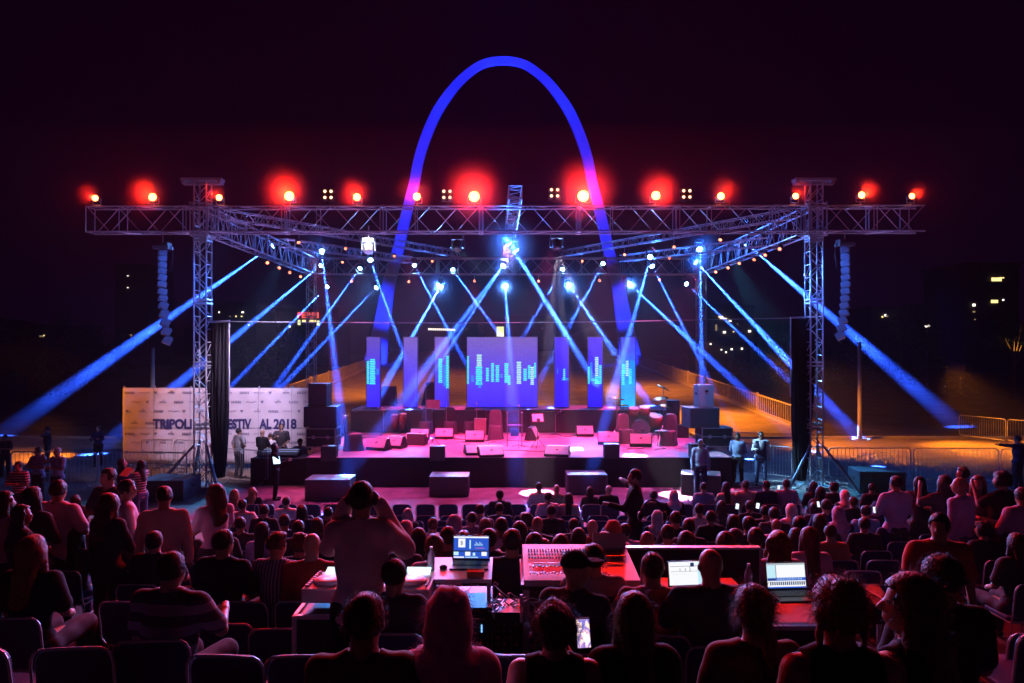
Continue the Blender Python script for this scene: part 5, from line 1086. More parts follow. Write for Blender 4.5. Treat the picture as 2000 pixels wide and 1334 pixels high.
# ------------------------------------------------------------------ chairs
M['chairpad'] = mat('blue_black_vinyl', (0.028, 0.032, 0.09), 0.5, spec=0.35, bump=0.1, nscale=10)
def rrect(w, h, r, n=5):
    out = []
    for cx, cy, a0 in ((w/2-r, h-r, 0), (-w/2+r, h-r, 90), (-w/2+r, r, 180), (w/2-r, r, 270)):
        for k in range(n+1): a = R(a0+90*k/n); out.append((cx+r*math.cos(a), cy+r*math.sin(a)))
    return out
def chair_back(mb): mb.prism(rrect(0.44, 0.40, 0.09), 0.035, (0, -0.255, 0.46), (1, 0, 0), (0, -0.13, 0.99), (0, 0.99, 0.13))
def chair_seat(mb): mb.prism(rrect(0.45, 0.42, 0.06), 0.045, (0, -0.20, 0.42), (1, 0, 0), (0, 1, 0), (0, 0, 1))
def chair_frame(mb):
    for e in (-1, 1): mb.path([(e*.215, -.22, .43), (e*.235, -.265, .50), (e*.235, -.305, .76), (e*.229, -.311, .805), (e*.210, -.316, .842), (e*.178, -.318, .862)], 0.009, 6)
    mb.path([(-.178, -.318, .862), (0, -.319, .867), (.178, -.318, .862)], 0.009, 6); mb.path([(-.21, -.2, .41), (.21, -.2, .41), (.21, .2, .41), (-.21, .2, .41), (-.21, -.2, .41)], 0.01, 5)
def chair_legs():
    out = []
    for a, b in (((-.21, -.2, .42), (-.24, -.27, 0)), ((.21, -.2, .42), (.24, -.27, 0)), ((-.21, .2, .42), (-.23, .24, 0)), ((.21, .2, .42), (.23, .24, 0))): m = MB(); m.tube(a, b, 0.011, 6); out.append(m)
    return out
far = MB(); chair_back(far); chair_seat(far); nb_ = len(far.f); chair_frame(far)
for m_ in chair_legs(): far.add(m_.v, m_.f)
far.m = [0]*nb_+[1]*(len(far.f)-nb_); far_me = far.build('chair', [M['chairpad'], M['steel']]).data; bpy.data.objects.remove(bpy.data.objects['chair'])
def near_chair():
    t = thing('chair', 'x', 'chair'); m = MB(); chair_back(m); m.build('backrest', M['chairpad'], t, bevel=0.008); m = MB(); chair_seat(m); m.build('seat', M['chairpad'], t, bevel=0.01)
    m = MB(); chair_frame(m); m.build('frame', M['steel'], t)
    for l in chair_legs(): l.build('leg', M['steel'], t)
    return t
nch, nused = near_chair(), [False]
def chair(x, D, z, rz, label, group):
    if D > 8.2:
        o = bpy.data.objects.new('chair', far_me); COL.objects.link(o); o.location = (x, D, z); o.rotation_euler = (0, 0, rz); return tag(o, label, 'chair', group)
    return place(nch, nused, (x, D, z), rz, label, group)
rng = random.Random(5)
for i in range(0, 11):
    D = ROWS[i]; z = ROWZ[i]; xs = sorted(q[1] for q in PXY if q[0] == i); nm = ORD[i]+' row' if i else 'front row'
    lo, hi = px2x(430 if i else 520, D), px2x(1720 if D > 8 else 1700, D)
    if 6.9 < D < 8.2: lo = px2x(250, D)
    if i in (6, 7, 8, 9): lo = px2x(290, D); hi = px2x(1790, D)
    if D < 6.9: lo, hi = px2x(270, D), px2x(640, D)
    allx = [(x, True) for x in xs]; pts_ = [lo-0.5]+[x for x in xs if lo-0.3 < x < hi+.3]+[hi+0.5]
    for a, b in zip(pts_[:-1], pts_[1:]):
        n = int((b-a)/0.54)-1 if (b-a) > 1.0 else 0
        for k in range(n): allx.append((a+(b-a)*(k+1)/(n+1), False))
    allx.sort(); no = ne = 0
    for x, occ in allx:
        if occ: no += 1
        else: ne += 1
        chair(x, D, z, R(rng.uniform(-3, 3)), ('black chair under the %s spectator from the left in the %s' % (ORD[min(no-1, 25)], nm)) if occ else ('empty black chair in the %s, %s empty one from the left' % (nm, ORD[min(ne-1, 25)])), 'chairs of the '+nm+' from the stage')
# ------------------------------------------------------------------ people one can tell apart
def who(px, py, D, pose, deg, arms, head, fem, hair, hcol, skin, top, sleeve, label, low='dark', h=None, lean=0.0, wide=1.0, hem=-.12, loose=.014, group=None, z=None, legs=None, twist=0.0, grow=None):
    fig = Fig(pose, arms, lean, head, fem, wide, legs, twist); near = D < 6.5; h = h or (0.0115 if D < 4 else 0.014 if D < 6.5 else 0.02 if D < 14 else 0.024)
    nat = fig.top+.012; zt = head_z(py, D); z0 = tier(D) if z is None else z; z0 = z0 or 0.0
    sc = grow or min(max((zt-z0)/nat, 0.88), 1.08); z1 = zt-nat*sc if z is None else z
    if z is None and abs(z1-z0) < .02: z1 = z0
    return put_person((px2x(px, D), D, z1), R(deg), sc, label, group, ('u', label), fig, h, near, hair, hcol, skin, top, True, low, sleeve, hem, loose, int(px), tufts=(1800 if D < 4 else 900 if D < 7.5 else 0))
GS = 'people standing among the seats'
# front of the picture, seated with their backs to the viewer
who(712,1157,2.95,'sit',0,('lap','side'),(-.15,0),False,'short','brown',1,'olive','short','man with short brown hair in a dark striped shirt holding one hand out, nearest left')
who(876,1150,3.0,'sit',0,('lap','lap'),(0,.0),True,'hijab','pink_c',0,'pink','long','woman in a long pale pink headscarf, nearest centre-left')
who(1083,1175,3.1,'sit',0,('lap','phone'),(-.12,-.1),False,'curly','brown',1,'black','none','person with cropped curly hair and bare shoulders holding up a lit phone',wide=.95)
who(1240,1157,3.2,'sit',0,('lap','lap'),(.1,0),True,'long','brown',1,'black','short','woman with long straight dark hair between the phone holder and the ponytail')
who(1475,1140,3.1,'sit',0,('lap','lap'),(-.05,0),True,'ponytail','brown',0,'brown','short','woman with a low ponytail and a patterned brown top, below the right laptop')
who(1640,1116,2.75,'sit',0,('lap','fold'),(.05,0),True,'bun','auburn',1,'black','none','woman with a messy red-lit bun and bare arms, nearest right')
who(1785,1120,2.9,'sit',25,('lap','phone'),(.75,0),True,'wavy','brown',1,'black','none','woman in profile facing left, red-lit nose and arm, near the right edge')
who(1840,1080,3.8,'sit',0,('lap','lap'),(.2,0),False,'short','black',1,'black','short','man in black behind the woman in profile at the right')
who(333,1075,4.5,'sit',-8,('lap','fwd'),(-.2,-.05),False,'short','black',1,'widestripes','short','man in a wide-striped polo shirt seated at the left, red-lit shoulder',wide=1.1)
who(62,1045,5.5,'sit',0,('lap','lap'),(-.2,0),True,'wavy','auburn',0,'black','short','woman with an orange-lit bob seated at the far left')
who(435,1033,6.7,'sit',-10,('lap','lap'),(-.3,0),False,'short','black',1,'black','short','man in a black vest with a pale sleeve seated left of the DJ gear',wide=1.1)
who(540,1040,6.8,'sit',-10,('lap','fold'),(-.35,0),False,'quiff','brown',1,'pinstripes','short','man in a pinstriped shirt seated just left of the DJ gear')
who(770,1090,4.6,'sit',-5,('lap','fwd'),(-.3,0),False,'short','black',1,'dark','short','dark-shirted man seated behind the DJ gear, beside the standing man')
# sound and light crew
GC = 'crew at the mixing desks'
who(705,937,5.0,'stand',-4,('ears','ears'),(.1,-.05),False,'short','black',1,'cream','half','standing man in a pale T-shirt holding headphones to his ears',low='black',wide=.94,loose=.018,group=GC)
who(1105,1098,4.9,'sit',-20,('fwd','fold'),(-1.0,0),False,'cap','black_c',1,'dark','half','crew man in a backwards cap leaning left in profile at the mixer',lean=.45,group=GC)
who(1160,1060,5.5,'sit',0,('fwd','fwd'),(0,-.05),False,'short','black',1,'grey','short','crew man in a grey T-shirt sitting at the red-lit mixer',wide=1.05,group=GC)
who(1275,1078,5.2,'sit',0,('fwd','fwd'),(0,0),False,'short','brown',1,'red','short','crew man in a dull red T-shirt left of the middle laptop',wide=1.05,group=GC)
who(1389,1068,5.0,'sit',3,('fwd','fwd'),(.05,0),False,'bald','black',1,'dark','short','shaven-headed crew man in a dark shirt right of the middle laptop',wide=1.18,group=GC)
# standing left
who(112,935,8.6,'stand',-15,('hip','fold'),(.3,0),False,'short','black',1,'pink','short','heavy man with red-lit shoulders standing at the left',wide=1.2,group=GS)
who(62,950,8.2,'stand',-5,('lap','fold'),(-.3,0),True,'wavy','black',1,'dark','long','woman with dark wavy hair standing left of the heavy man',group=GS)
who(213,912,9.8,'stand',160,('down','fold'),(0,0),False,'short','black',1,'dark','short','man in dark shirt facing the viewer behind the pink-shirted man',group=GS)
who(212,962,7.6,'stand',-20,('down','fold'),(-.2,0),True,'longcurly','brown',1,'dark','long','woman with long wavy hair and dark coat standing at the left',group=GS)
who(246,935,8.8,'stand',-55,('fold','side'),(-.5,0),False,'short','black',1,'pink','long','bearded man in a pink long-sleeved shirt reaching to the right',low='black',group=GS)
who(320,950,8.4,'stand',15,('down','down'),(.3,0),False,'quiff','black',1,'cream','half','man in a cream shirt with rolled sleeves seen from behind',group=GS,wide=1.08)
who(420,945,8.9,'stand',40,('fold','fwd'),(.5,0),True,'longcurly','brown',0,'pink','short','woman with long red-lit curls and a pink top reaching left',group=GS)
who(6,960,8.2,'stand',-20,('lap','fold'),(-.5,0),True,'longcurly','brown',0,'pink','none','woman with curly hair cut off by the left edge',group=GS)
who(40,985,7.6,'stand',-40,('fold','fold'),(-.5,0),True,'wavy','black',1,'dark','short','dark-haired woman in profile standing near the left edge',group=GS)
# walker and right group
who(1240,915,11.6,'stand',80,('fwd','point'),(.2,-.1),False,'short','black',1,'black','long','dark man walking sideways in front of the stage apron',group=GS,low='black')
who(1750,925,11.6,'stand',10,('fold','fold'),(.1,-.1),False,'short','black',1,'lilac','long','man in a lilac long-sleeved shirt standing with his back turned, right side',group=GS,wide=1.1)
who(1797,930,12.6,'stand',-30,('fold','fold'),(-.4,0),True,'long','black',1,'dark','short','woman standing right of the lilac-shirted man',group=GS)
who(1845,928,11.0,'stand',0,('up','fold'),(.2,0),True,'wavy','black',0,'dark','short','woman with her arm raised to her face in the right-hand crowd',group=GS,wide=1.15)
who(1880,912,14.6,'stand',60,('down','down'),(.3,-.1),False,'curly','black',1,'blue','short','curly-haired boy in a pale blue shirt before the right barriers',group=GS)
who(1877,930,10.2,'stand',30,('down','down'),(.4,0),False,'bald','black',1,'lilac','half','bald man in a lilac checked shirt holding a card',group=GS,low='jeans')
who(1912,928,10.6,'stand',120,('fold','fold'),(.3,0),True,'long','auburn',0,'dark','short','auburn-haired woman standing right of the bald man',group=GS)
who(1958,921,10.4,'stand',20,('up','fold'),(.3,0),True,'curly','black',1,'black','short','woman with a big curly head at the right edge of the crowd',group=GS,wide=1.15)
who(1988,850,22.3,'stand',20,('point','down'),(.5,0),False,'short','black',1,'navy','long','man in dark blue pointing left beside the right-hand barrier',group=GS)
who(1833,1000,5.6,'stand',170,('down','fold'),(-.6,0),False,'short','black',1,'red','short','man in a dark shirt with a red-lit shoulder facing the viewer at the right',group=GS,wide=1.1)
who(1998,950,9.5,'stand',0,('fold','down'),(.0,0),False,'short','black',1,'lilac','half','person in a lilac top cut off by the right edge',group=GS)
# staff round the stage
GT = 'staff round the stage'
who(1368,857,21.2,'stand',172,('down','down'),(.1,0),False,'short','grey',0,'blue','half','grey-haired man in a light blue shirt standing against the askew subwoofer',low='navy',group=GT,z=0.013)
who(1441,845,23.2,'stand',150,('back','back'),(-.2,0),False,'short','black',1,'blue','half','bearded man in a blue shirt with hands behind him, right of the stage',low='black',group=GT,z=0)
who(1486,842,23.0,'stand',165,('down','fwd'),(0,-.35),False,'short','black',0,'white','long','man in a white shirt and dark waistcoat looking at his phone',low='jeans',group=GT,z=0)
who(467,835,24.2,'stand',-30,('back','hip'),(-.3,-.2),False,'short','black',1,'grey','short','man in a grey shirt with hand on hip before the banner',low='black',group=GT)
who(512,838,24.0,'stand',-20,('fold','fold'),(.2,0),False,'bald','black',1,'black','long','bald man in black with his back turned before the banner',low='black',group=GT)
who(528,846,24.8,'stand',-10,('fold','fold'),(-.3,0),False,'short','brown',0,'white','long','man in a white shirt half hidden behind the bald man',group=GT)
who(549,826,25.0,'sit',190,('lap','phone'),(0,-.35),False,'short','black',1,'dark','short','man with a lanyard looking down, under the banner numerals',group=GT)
who(586,856,24.2,'sit',185,('fwd','fwd'),(-.1,0),False,'cap','black_c',1,'lilac','long','man in a black hat sitting at the draped mixing table',group=GT)
who(538,865,20.8,'stand',-75,('fwd','fwd'),(-.1,-.35),True,'wavy','black',0,'black','long','woman in black reading a lit tablet left of the stage',low='black',group=GT,z=0.0)
who(10,848,24.5,'stand',190,('fold','down'),(0,0),False,'short','black',1,'dark','short','man in dark clothes standing at the far left edge',group=GT)
who(93,832,25.5,'stand',120,('point','down'),(.2,0),False,'short','black',1,'black','long','man in black pointing right by the left barriers',group=GT)
who(192,830,26.5,'stand',175,('fold','fold'),(0,0),False,'short','black',1,'navy','long','man with legs apart silhouetted against the orange-lit ground at the left',low='black',group=GT,legs=(.0,.0))
who(75,872,20.0,'stand',170,('fold','fold'),(-.2,0),False,'short','black',1,'blue','short','man in a pale blue shirt with folded arms by the left barrier, left one',group=GT,z=0)
who(113,873,19.6,'stand',165,('fold','up'),(.2,0),False,'short','grey',1,'blue','short','man in a pale blue shirt touching his face by the left barrier',group=GT,z=0)
who(37,900,17.5,'stand',180,('fold','fold'),(0,0),False,'short','black',1,'stripes','short','young person in a blue and white striped shirt at the far left',group=GT,z=0)
who(240,895,17.8,'stand',-30,('fold','phone'),(-.6,-.3),True,'long','black',0,'navy','short','long-haired woman reading a lit sheet left of the left tower',low='jeans',group=GT)
who(274,898,17.3,'stand',70,('fwd','fwd'),(.2,-.3),True,'wavy','black',0,'stripes','half','woman in a striped top and blue jeans facing left by the left tower',low='jeans',group=GT)
# waistcoat for the man right of the stage
def extra(parent_label, name, m, fn, h=0.02):
    p = [o for o in bpy.data.objects if o.get('label', '').startswith(parent_label)][0]; V, Fc = fn(h); me = to_mesh(name, V, Fc, [m]); o = bpy.data.objects.new(name, me); COL.objects.link(o); o.parent = p; return o
fg = Fig('stand', ('down', 'fwd'), 0, (0, -.35), False)
def vest(h):
    lo, hi = fg.bounds(); lo[2] = .7; X, lo = grid(lo, hi, h); d = fg.torso(X, .028); d = np.maximum(d, .84-X[..., 2]); d = np.maximum(d, np.abs(X[..., 0])-.165); d = np.maximum(d, -ell(X, fg.neck+np.array([0, .12, -.1]), (.07, .2, .2))); d = np.maximum(d, X[..., 2]-1.47); return surface_nets(d, lo, h)
extra('man in a white shirt and dark waistcoat', 'waistcoat', CL['navy'], vest)
# headphones
def headphones(lab, px, py, D):
    p = [o for o in bpy.data.objects if o.get('label', '').startswith(lab)][0]; z = Fig('sit').headc[2] if 'left of the middle' in lab else Fig('stand').headc[2]
    m = MB(); pts_ = [(0.088*math.cos(a), 0.0, 0.118*math.sin(a)) for a in np.linspace(0, math.pi, 14)]; m.path(pts_, 0.007, 6)
    t = m.build('headphone_band', M['plastic'], p, loc=(0, 0.02, z)); k = MB()
    for e in (-1, 1): MB().lathe((e*0.082, 0, -0.005), [(0.036, 0), (0.038, 0.012), (0.028, 0.026)], 14, (e, 0, 0)).build('ear_cushion', M['plastic'], t, True)
headphones('crew man in a dull red', 0, 0, 5.2); headphones('standing man in a pale T-shirt', 0, 0, 5)
# things held
def screen_thing(name, lab, cat, c, rot, w, h, scr_m, body=M['black'], th=0.009):
    t = thing(name, lab, cat, c); t.rotation_euler = rot; MB().box((0, 0, 0), (w, h, th)).build('body', body, t, bevel=0.003)
    MB().box((0, 0, th/2+0.001), (w*.9, h*.9, 0.002)).build('screen', scr_m, t); return t
def ui_mat(name, cols, seed, es=1.6, sc=(3, 5)):
    m = mat(name, (0.01, 0.01, 0.01), 0.2); n = m.node_tree.nodes; l = m.node_tree.links; b = n['Principled BSDF']; tc = n.new('ShaderNodeTexCoord'); mp = n.new('ShaderNodeMapping'); mp.inputs['Location'].default_value = (seed, seed*.7, 0)
    v = n.new('ShaderNodeTexNoise'); v.inputs['Scale'].default_value = 2.2; l.new(tc.outputs['Generated'], mp.inputs[0]); l.new(mp.outputs[0], v.inputs['Vector']); r = n.new('ShaderNodeValToRGB'); e = r.color_ramp.elements
    e[0].color = cols[0]+(1,); e[0].position = .38; e[1].color = cols[-1]+(1,); e[1].position = .62
    for k, c in enumerate(cols[1:-1]): x = e.new(.38+.24*(k+1)/(len(cols)-1)); x.color = c+(1,)
    l.new(v.outputs[0], r.inputs[0]); l.new(r.outputs[0], b.inputs['Emission Color']); b.inputs['Emission Strength'].default_value = es; return m
screen_thing('mobile_phone', 'lit mobile phone held up in front of the centre of the picture', 'phone', P(1139, 1237, 3.38), (R(72), 0, R(8)), 0.072, 0.145, ui_mat('phone_picture', [(.9, .75, .7), (.5, .25, .45), (.05, .1, .5), (.9, .6, .5)], 3.1))
screen_thing('tablet', 'lit tablet in the hands of the woman left of the stage', 'tablet', P(540, 899, 20.55), (R(50), 0, R(30)), 0.22, 0.28, glow('tablet_screen', (.55, .85, 1), 2.0))
screen_thing('paper_sheet', 'blue-white lit sheet in the hands of the long-haired woman', 'paper', P(247, 922, 17.5), (R(45), 0, R(-30)), 0.34, 0.26, mat('lit_paper', (.7, .75, .8), .7), M['paper'])
for px, py, D in ((1440, 989, 12.5), (1480, 988, 12.4), (1598, 985, 12.4), (1708, 996, 11.6), (1521, 952, 16.2)):
    screen_thing('mobile_phone', 'small bright phone screen in the seated crowd, %s' % {1440:'leftmost of the right-hand ones',1480:'second from the left',1598:'near the foot of the right tower',1708:'by the man outlined in white',1521:'raised before the lilac-topped man in front'}[px], 'phone', P(px, py, D), (R(70), R(8), R(px % 40-20)), .062, .11, glow('phone_white', (.8, .9, 1), 1.3))
# ================================================================== banner
M['banner'] = mat('banner_vinyl', (0.62, 0.58, 0.62), 0.55, noise=0.04, nscale=2); M['ink'] = mat('navy_ink', (0.03, 0.03, 0.12), 0.7); M['inkgrey'] = mat('grey_ink', (0.20, 0.19, 0.28), 0.7)
def text(s, name, parent, loc, size, m, rot=(R(90), 0, 0), offset=0.0, sx=1.0, align='LEFT', ext=0.004):
    c = bpy.data.curves.new(name, 'FONT'); c.body = s; c.size = size; c.extrude = ext; c.offset = offset; c.align_x = align; c.resolution_u = 4
    c.materials.append(m); o = bpy.data.objects.new(name, c); COL.objects.link(o); bpy.context.view_layer.update()
    me = bpy.data.meshes.new_from_object(o.evaluated_get(bpy.context.evaluated_depsgraph_get())); bpy.data.objects.remove(o)
    o = bpy.data.objects.new(name, me); COL.objects.link(o); o.parent = parent; o.location = loc; o.rotation_euler = rot; o.scale = (sx, 1, 1); return o
BD = 26.0; bx0, bx1 = px2x(240, BD), px2x(637, BD)
t = thing('banner_wall', 'long white festival banner wall reading TRIPOLI FESTIVAL 2018 left of the stage', 'banner', (bx0, BD, 0.05))
def bx(px): return px2x(px, BD)-bx0
W_ = bx1-bx0
v = []; f = []; N_ = 60
for j in range(13):
    for i in range(N_+1): v.append((W_*i/N_, 0.012*math.sin(i*1.3+j*.6)+0.008*math.sin(j*1.7+i*.3), 0.15+(2.88)*j/12))
for j in range(12):
    for i in range(N_): a = j*(N_+1)+i; f.append((a, a+1, a+N_+2, a+N_+1))
m = MB(); m.add(v, f); o = m.build('printed_sheet', M['banner'], t, True); md = o.modifiers.new('s', 'SOLIDIFY'); md.thickness = 0.01; md.offset = 1
m = MB()
for px in (241, 301, 372, 446, 505, 570, 636): m.box((bx(px), 0.07, 1.55), (0.05, 0.05, 3.1)); m.tube((bx(px), 0.07, 1.6), (bx(px), 1.2, 0.0), 0.02, 5)
for z in (0.15, 1.5, 3.02): m.box((W_/2, 0.07, z), (W_, 0.04, 0.04))
m.build('frame', M['steel'], t)
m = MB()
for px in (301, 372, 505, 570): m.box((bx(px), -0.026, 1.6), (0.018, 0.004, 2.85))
m.box((W_/2, -0.026, 1.52), (W_, 0.004, 0.02)); m.build('seam', mat('banner_shadow_seam', (0.35, 0.33, 0.38), 0.7), t)  # sheet seams, with the shade of the frame behind put into their colour
for s, px, w in (('TRIPOLI', 300, 76), ('F', 433, 9), ('ESTIV', 445, 46), ('AL', 508, 24), ('2018', 535, 45)):
    o = text(s, 'lettering', t, (bx(px), -0.035, 1.50), 0.50, M['ink'], offset=0.02, sx=0.78)
    bpy.context.view_layer.update(); ww = o.dimensions.x
    if ww > 0: o.scale[0] *= (w*BD/F_PX)/ww
mk_ = MB(); rr = random.Random(2)
for r_, py in enumerate((767, 785, 803, 826, 847, 864, 883)):
    for c_ in range(14):
        px = 246+c_*28+(12 if r_ % 2 else 0)
        if px > 628 or (r_ == 3 and 290 < px < 590): continue
        x = bx(px); z = head_z(py, BD)-0.05; k = (c_+r_) % 4
        if k == 0:
            for q in range(6): mk_.box((x+q*.062, -0.034, z), (.045, .004, .085)); mk_.box((x+q*.062+.012, -0.037, z+.01), (.014, .003, .03), mi=1)
        elif k == 1:
            for q in range(9): mk_.box((x+q*.045, -0.034, z+.012*math.sin(q)), (.018, .004, .045))
        elif k == 2: mk_.prism([(0, 0), (.05, -.06), (.10, 0), (.10, .06), (.05, .04), (0, .06)], .004, (x, -.036, z))
        else:
            for q in range(5): mk_.box((x+q*.05, -0.034, z), (.034, .004, .05)); 
            mk_.box((x+.12, -0.034, z+.07), (.06, .004, .03))
mk_.build('sponsor_marks', [M['inkgrey'], M['banner']], t)['kind'] = 'stuff'

# ================================================================== barriers
def barrier_proto(L=2.9, H=1.22, n=19):
    t = thing('crowd_barrier', 'x', 'barrier'); m = MB(); r = .12; pts_ = []
    for cx, cz, a0 in ((L/2-r, H-r, 0), (-L/2+r, H-r, 90), (-L/2+r, .22+r, 180), (L/2-r, .22+r, 270)):
        for k in range(5): a = R(a0+90*k/4); pts_.append((cx+r*math.cos(a), 0, cz+r*math.sin(a)))
    m.path(pts_+[pts_[0]], 0.021, 6); m.build('frame', M['steel'], t)
    m = MB()
    for k in range(n): x = -L/2+L*(k+1)/(n+1); m.tube((x, 0, .22), (x, 0, H-.0), 0.008, 5)
    m.build('bars', M['steel'], t)['kind'] = 'stuff'
    for e in (-1, 1): m = MB(); m.path([(e*(L/2-.3), -.3, .02), (e*(L/2-.3), 0, .12), (e*(L/2-.3), .3, .02)], .018, 6); m.tube((e*(L/2-.3), 0, .1), (e*(L/2-.3), 0, .24), .018, 6); m.build('foot', M['steel'], t)
    return t
bp, bu = barrier_proto(), [False]
def barrier(pa, pb, lab, g='steel crowd barriers', s=1.0):
    a, b = Vector(pa), Vector(pb); d = b-a; t = place(bp, bu, tuple((a+b)/2), math.atan2(d.y, d.x), lab, g); t.scale = (d.length/2.95, 1, s); return t
def gx(px, D, z=0.0): return (px2x(px, D), D, z)
barrier(gx(1430, 24.6), gx(1548, 23.3), 'steel crowd barrier lit white behind the man with the phone'); barrier(gx(1550, 23.5), gx(1618, 23.4), 'short visible stretch of barrier behind the right tower')
barrier(gx(1618, 23.2), gx(1780, 23.2), 'steel crowd barrier with white-lit top beside the right tower'); barrier(gx(1783, 23.1), gx(1951, 23.1), 'steel crowd barrier in the middle of the right-hand run'); barrier(gx(1954, 23.0), gx(2110, 23.0), 'steel crowd barrier at the right edge of the picture')
barrier(gx(1873, 34.3), gx(1965, 32.2), 'far steel barrier catching red light beyond the paving at the right'); barrier(gx(1967, 32.2), gx(2080, 30.5), 'far steel barrier at the right edge beyond the paving')
barrier(gx(1412, 27.6), gx(1480, 27.2), 'steel barrier behind the bearded man, right of the stage')
barrier(gx(20, 22.4), gx(190, 22.3), 'steel crowd barrier at the far left, before the orange-lit ground'); barrier(gx(192, 22.3), gx(366, 22.2), 'steel crowd barrier in front of the banner left of the tower'); barrier(gx(440, 23.5), gx(524, 22.9), 'steel crowd barrier in front of the men at the banner', s=.95)
barrier(gx(276, 25.2), gx(340, 25.2), 'steel barrier standing close against the banner'); barrier(gx(342, 25.2), gx(402, 25.0), 'steel barrier between the banner and the left tower')
# posts
for px, y0, y1, lab, mm in ((298, 680, 905, 'pale post lit yellow rising behind the banner', 'post'), (1679, 668, 858, 'tall thin post standing on the paving at the right', 'post')):
    D = 30.5 if px < 500 else 34.0; t = thing('post', lab, 'post', (px2x(px, D), D, 0)); h = head_z(y0, D)
    MB().tube((0, 0, 0), (0, 0, h), 0.11, 12, r2=0.085).build('pole', M['postpaint'] if 'postpaint' in M else M.setdefault('postpaint', mat('post_paint', (0.5, 0.46, 0.36), 0.5)), t, True); MB().box((0, 0, 0.04), (0.5, 0.5, 0.08)).build('foot_plate', M['steel'], t)
# cable from pipe to pipe
c_ = MB(); a, b = Vector((px2x(446, 22.6), 22.6, 5.5)), Vector((px2x(1546, 22.6), 22.6, 5.62)); c_.path([a.lerp(b, i/40)-Vector((0, 0, 0.10*math.sin(math.pi*i/40))) for i in range(41)], 0.010, 5)
tag(c_.build('cable', M['steel']), 'thin wire strung across the stage front between the two black drapes', 'cable')
t = box_speaker('subwoofer', 'low dark box with orange-lit top left of the left tower', 'box', ((px2x(285, 21)+px2x(370, 21))/2, 21.2, 0), (1.35, 1.2, 0.62), 0, M['subpaint'], group='subwoofers along the apron')
# cables and clutter on the ground
cl_ = MB(); rr = random.Random(9)
for k in range(9):
    p = [(6.6+k*.3+rr.random(), 22.9+.1*k, .02)]
    for q in range(9): p.append((p[-1][0]+.35*rr.random()+.15, p[-1][1]+rr.uniform(-.25, .2), .02))
    cl_.path(p, .014, 5)
tag(cl_.build('ground_cable', M['white']), 'tangle of pale cables lying on the ground right of the stage', 'cables', kind='stuff')

# ================================================================== the far town
M['far_wall'] = mat('far_facade', (0.02, 0.018, 0.018), 0.9); M['pale_wall'] = mat('pale_facade', (0.10, 0.08, 0.07), 0.9)
LW = {'y': glow('yellow_window', (1.0, .78, .30), 1.6), 'w': glow('white_window', (1.0, .88, .72), 2.2), 'g': glow('greenish_window', (.75, .85, .35), 1.3), 'r': glow('red_neon', (1.0, .10, .06), 1.4), 'd': glow('dim_window', (.6, .42, .2), .5), 'o': glow('orange_window', (1, .5, .12), 1.4)}
def building(lab, px0, px1, py0, D, wins, m='far_wall', name='building'):
    x0, x1 = px2x(px0, D), px2x(px1, D); h = head_z(py0, D); t = thing(name, lab, 'building', ((x0+x1)/2, D, 0)); w = x1-x0
    MB().box((0, 6, h/2), (w, 12, h)).build('wall', M[m], t); MB().box((0, 6, h+0.3), (w+.5, 12.5, 0.6)).build('roof', M[m], t)
    fl = MB()
    for z in np.arange(3, h-1, 3.2): fl.box((0, -0.12, z), (w, 0.25, 0.18))
    if fl.v: fl.build('storey_ledge', M[m], t)
    for px, py, pw, ph, c in wins:
        MB().box((px2x(px, D)-(x0+x1)/2, -0.3, head_z(py, D)), (pw*D/F_PX, 0.12, ph*D/F_PX)).build('window', LW[c], t)
    return t
b_ = building('far shop building with a red neon sign and yellow windows behind the left rear tower', 540, 660, 606, 150, [(585, 630, 5, 10, 'g'), (595, 627, 8, 4, 'y'), (611, 627, 14, 4, 'y'), (622, 631, 5, 10, 'g'), (567, 638, 3, 3, 'w')])
sg = text('FERRI', 'neon_sign', b_, (px2x(582, 150)-px2x(600, 150), -0.6, head_z(621, 150)), 1.75, LW['r'], offset=0.05, ext=0.05); bpy.context.view_layer.update(); sg.scale[0] = (41*150/F_PX)/max(.1, sg.dimensions.x)
building('far low building with a string of small white lights behind the left screens', 780, 930, 636, 170, [(838+k*4.1, 643+.2*k*.5, 2.4, 3.5, 'w') for k in range(13)]+[(912, 643, 2, 2, 'd')])
building('far building with one large bright window above the central screen', 945, 1080, 622, 165, [(977, 648, 14, 20, 'g'), (980, 654, 8, 8, 'w'), (1059, 641, 2, 2, 'd')])
building('pale far apartment block right of the right rear tower', 1388, 1472, 602, 140, [(1407, 619, 9, 3, 'y'), (1412, 622, 14, 2, 'y'), (1425, 627, 5, 3, 'w'), (1414, 649, 5, 4, 'w'), (1432, 648, 3, 2, 'y'), (1463, 647, 5, 4, 'w'), (1398, 640, 3, 12, 'd'), (1440, 633, 2, 2, 'd')], 'pale_wall')
building('dark far hillside house with scattered lights below the pale block', 1480, 1560, 640, 150, [(1498, 655, 2, 2, 'd'), (1530, 662, 2, 2, 'd')])
building('dark tall apartment block at the right edge with lit windows', 1885, 1990, 520, 120, [(1944, 546, 19, 7, 'y'), (1954, 543, 9, 2, 'y'), (1940, 589, 13, 6, 'y'), (1957, 586, 3, 3, 'w'), (1900, 596, 5, 5, 'w'), (1900, 609, 4, 3, 'd'), (1902, 624, 2, 2, 'd')])
building('dark far building with a row of dim lights beside the tall block', 1790, 1870, 600, 140, [(1833+k*4, 610, 2.5, 4, 'y' if k % 2 else 'd') for k in range(6)])
building('dark far building with faint lights behind the right line array', 1700, 1760, 604, 150, [(1722, 619, 3, 3, 'y'), (1728, 616, 4, 4, 'w'), (1732, 618, 2, 3, 'd')])
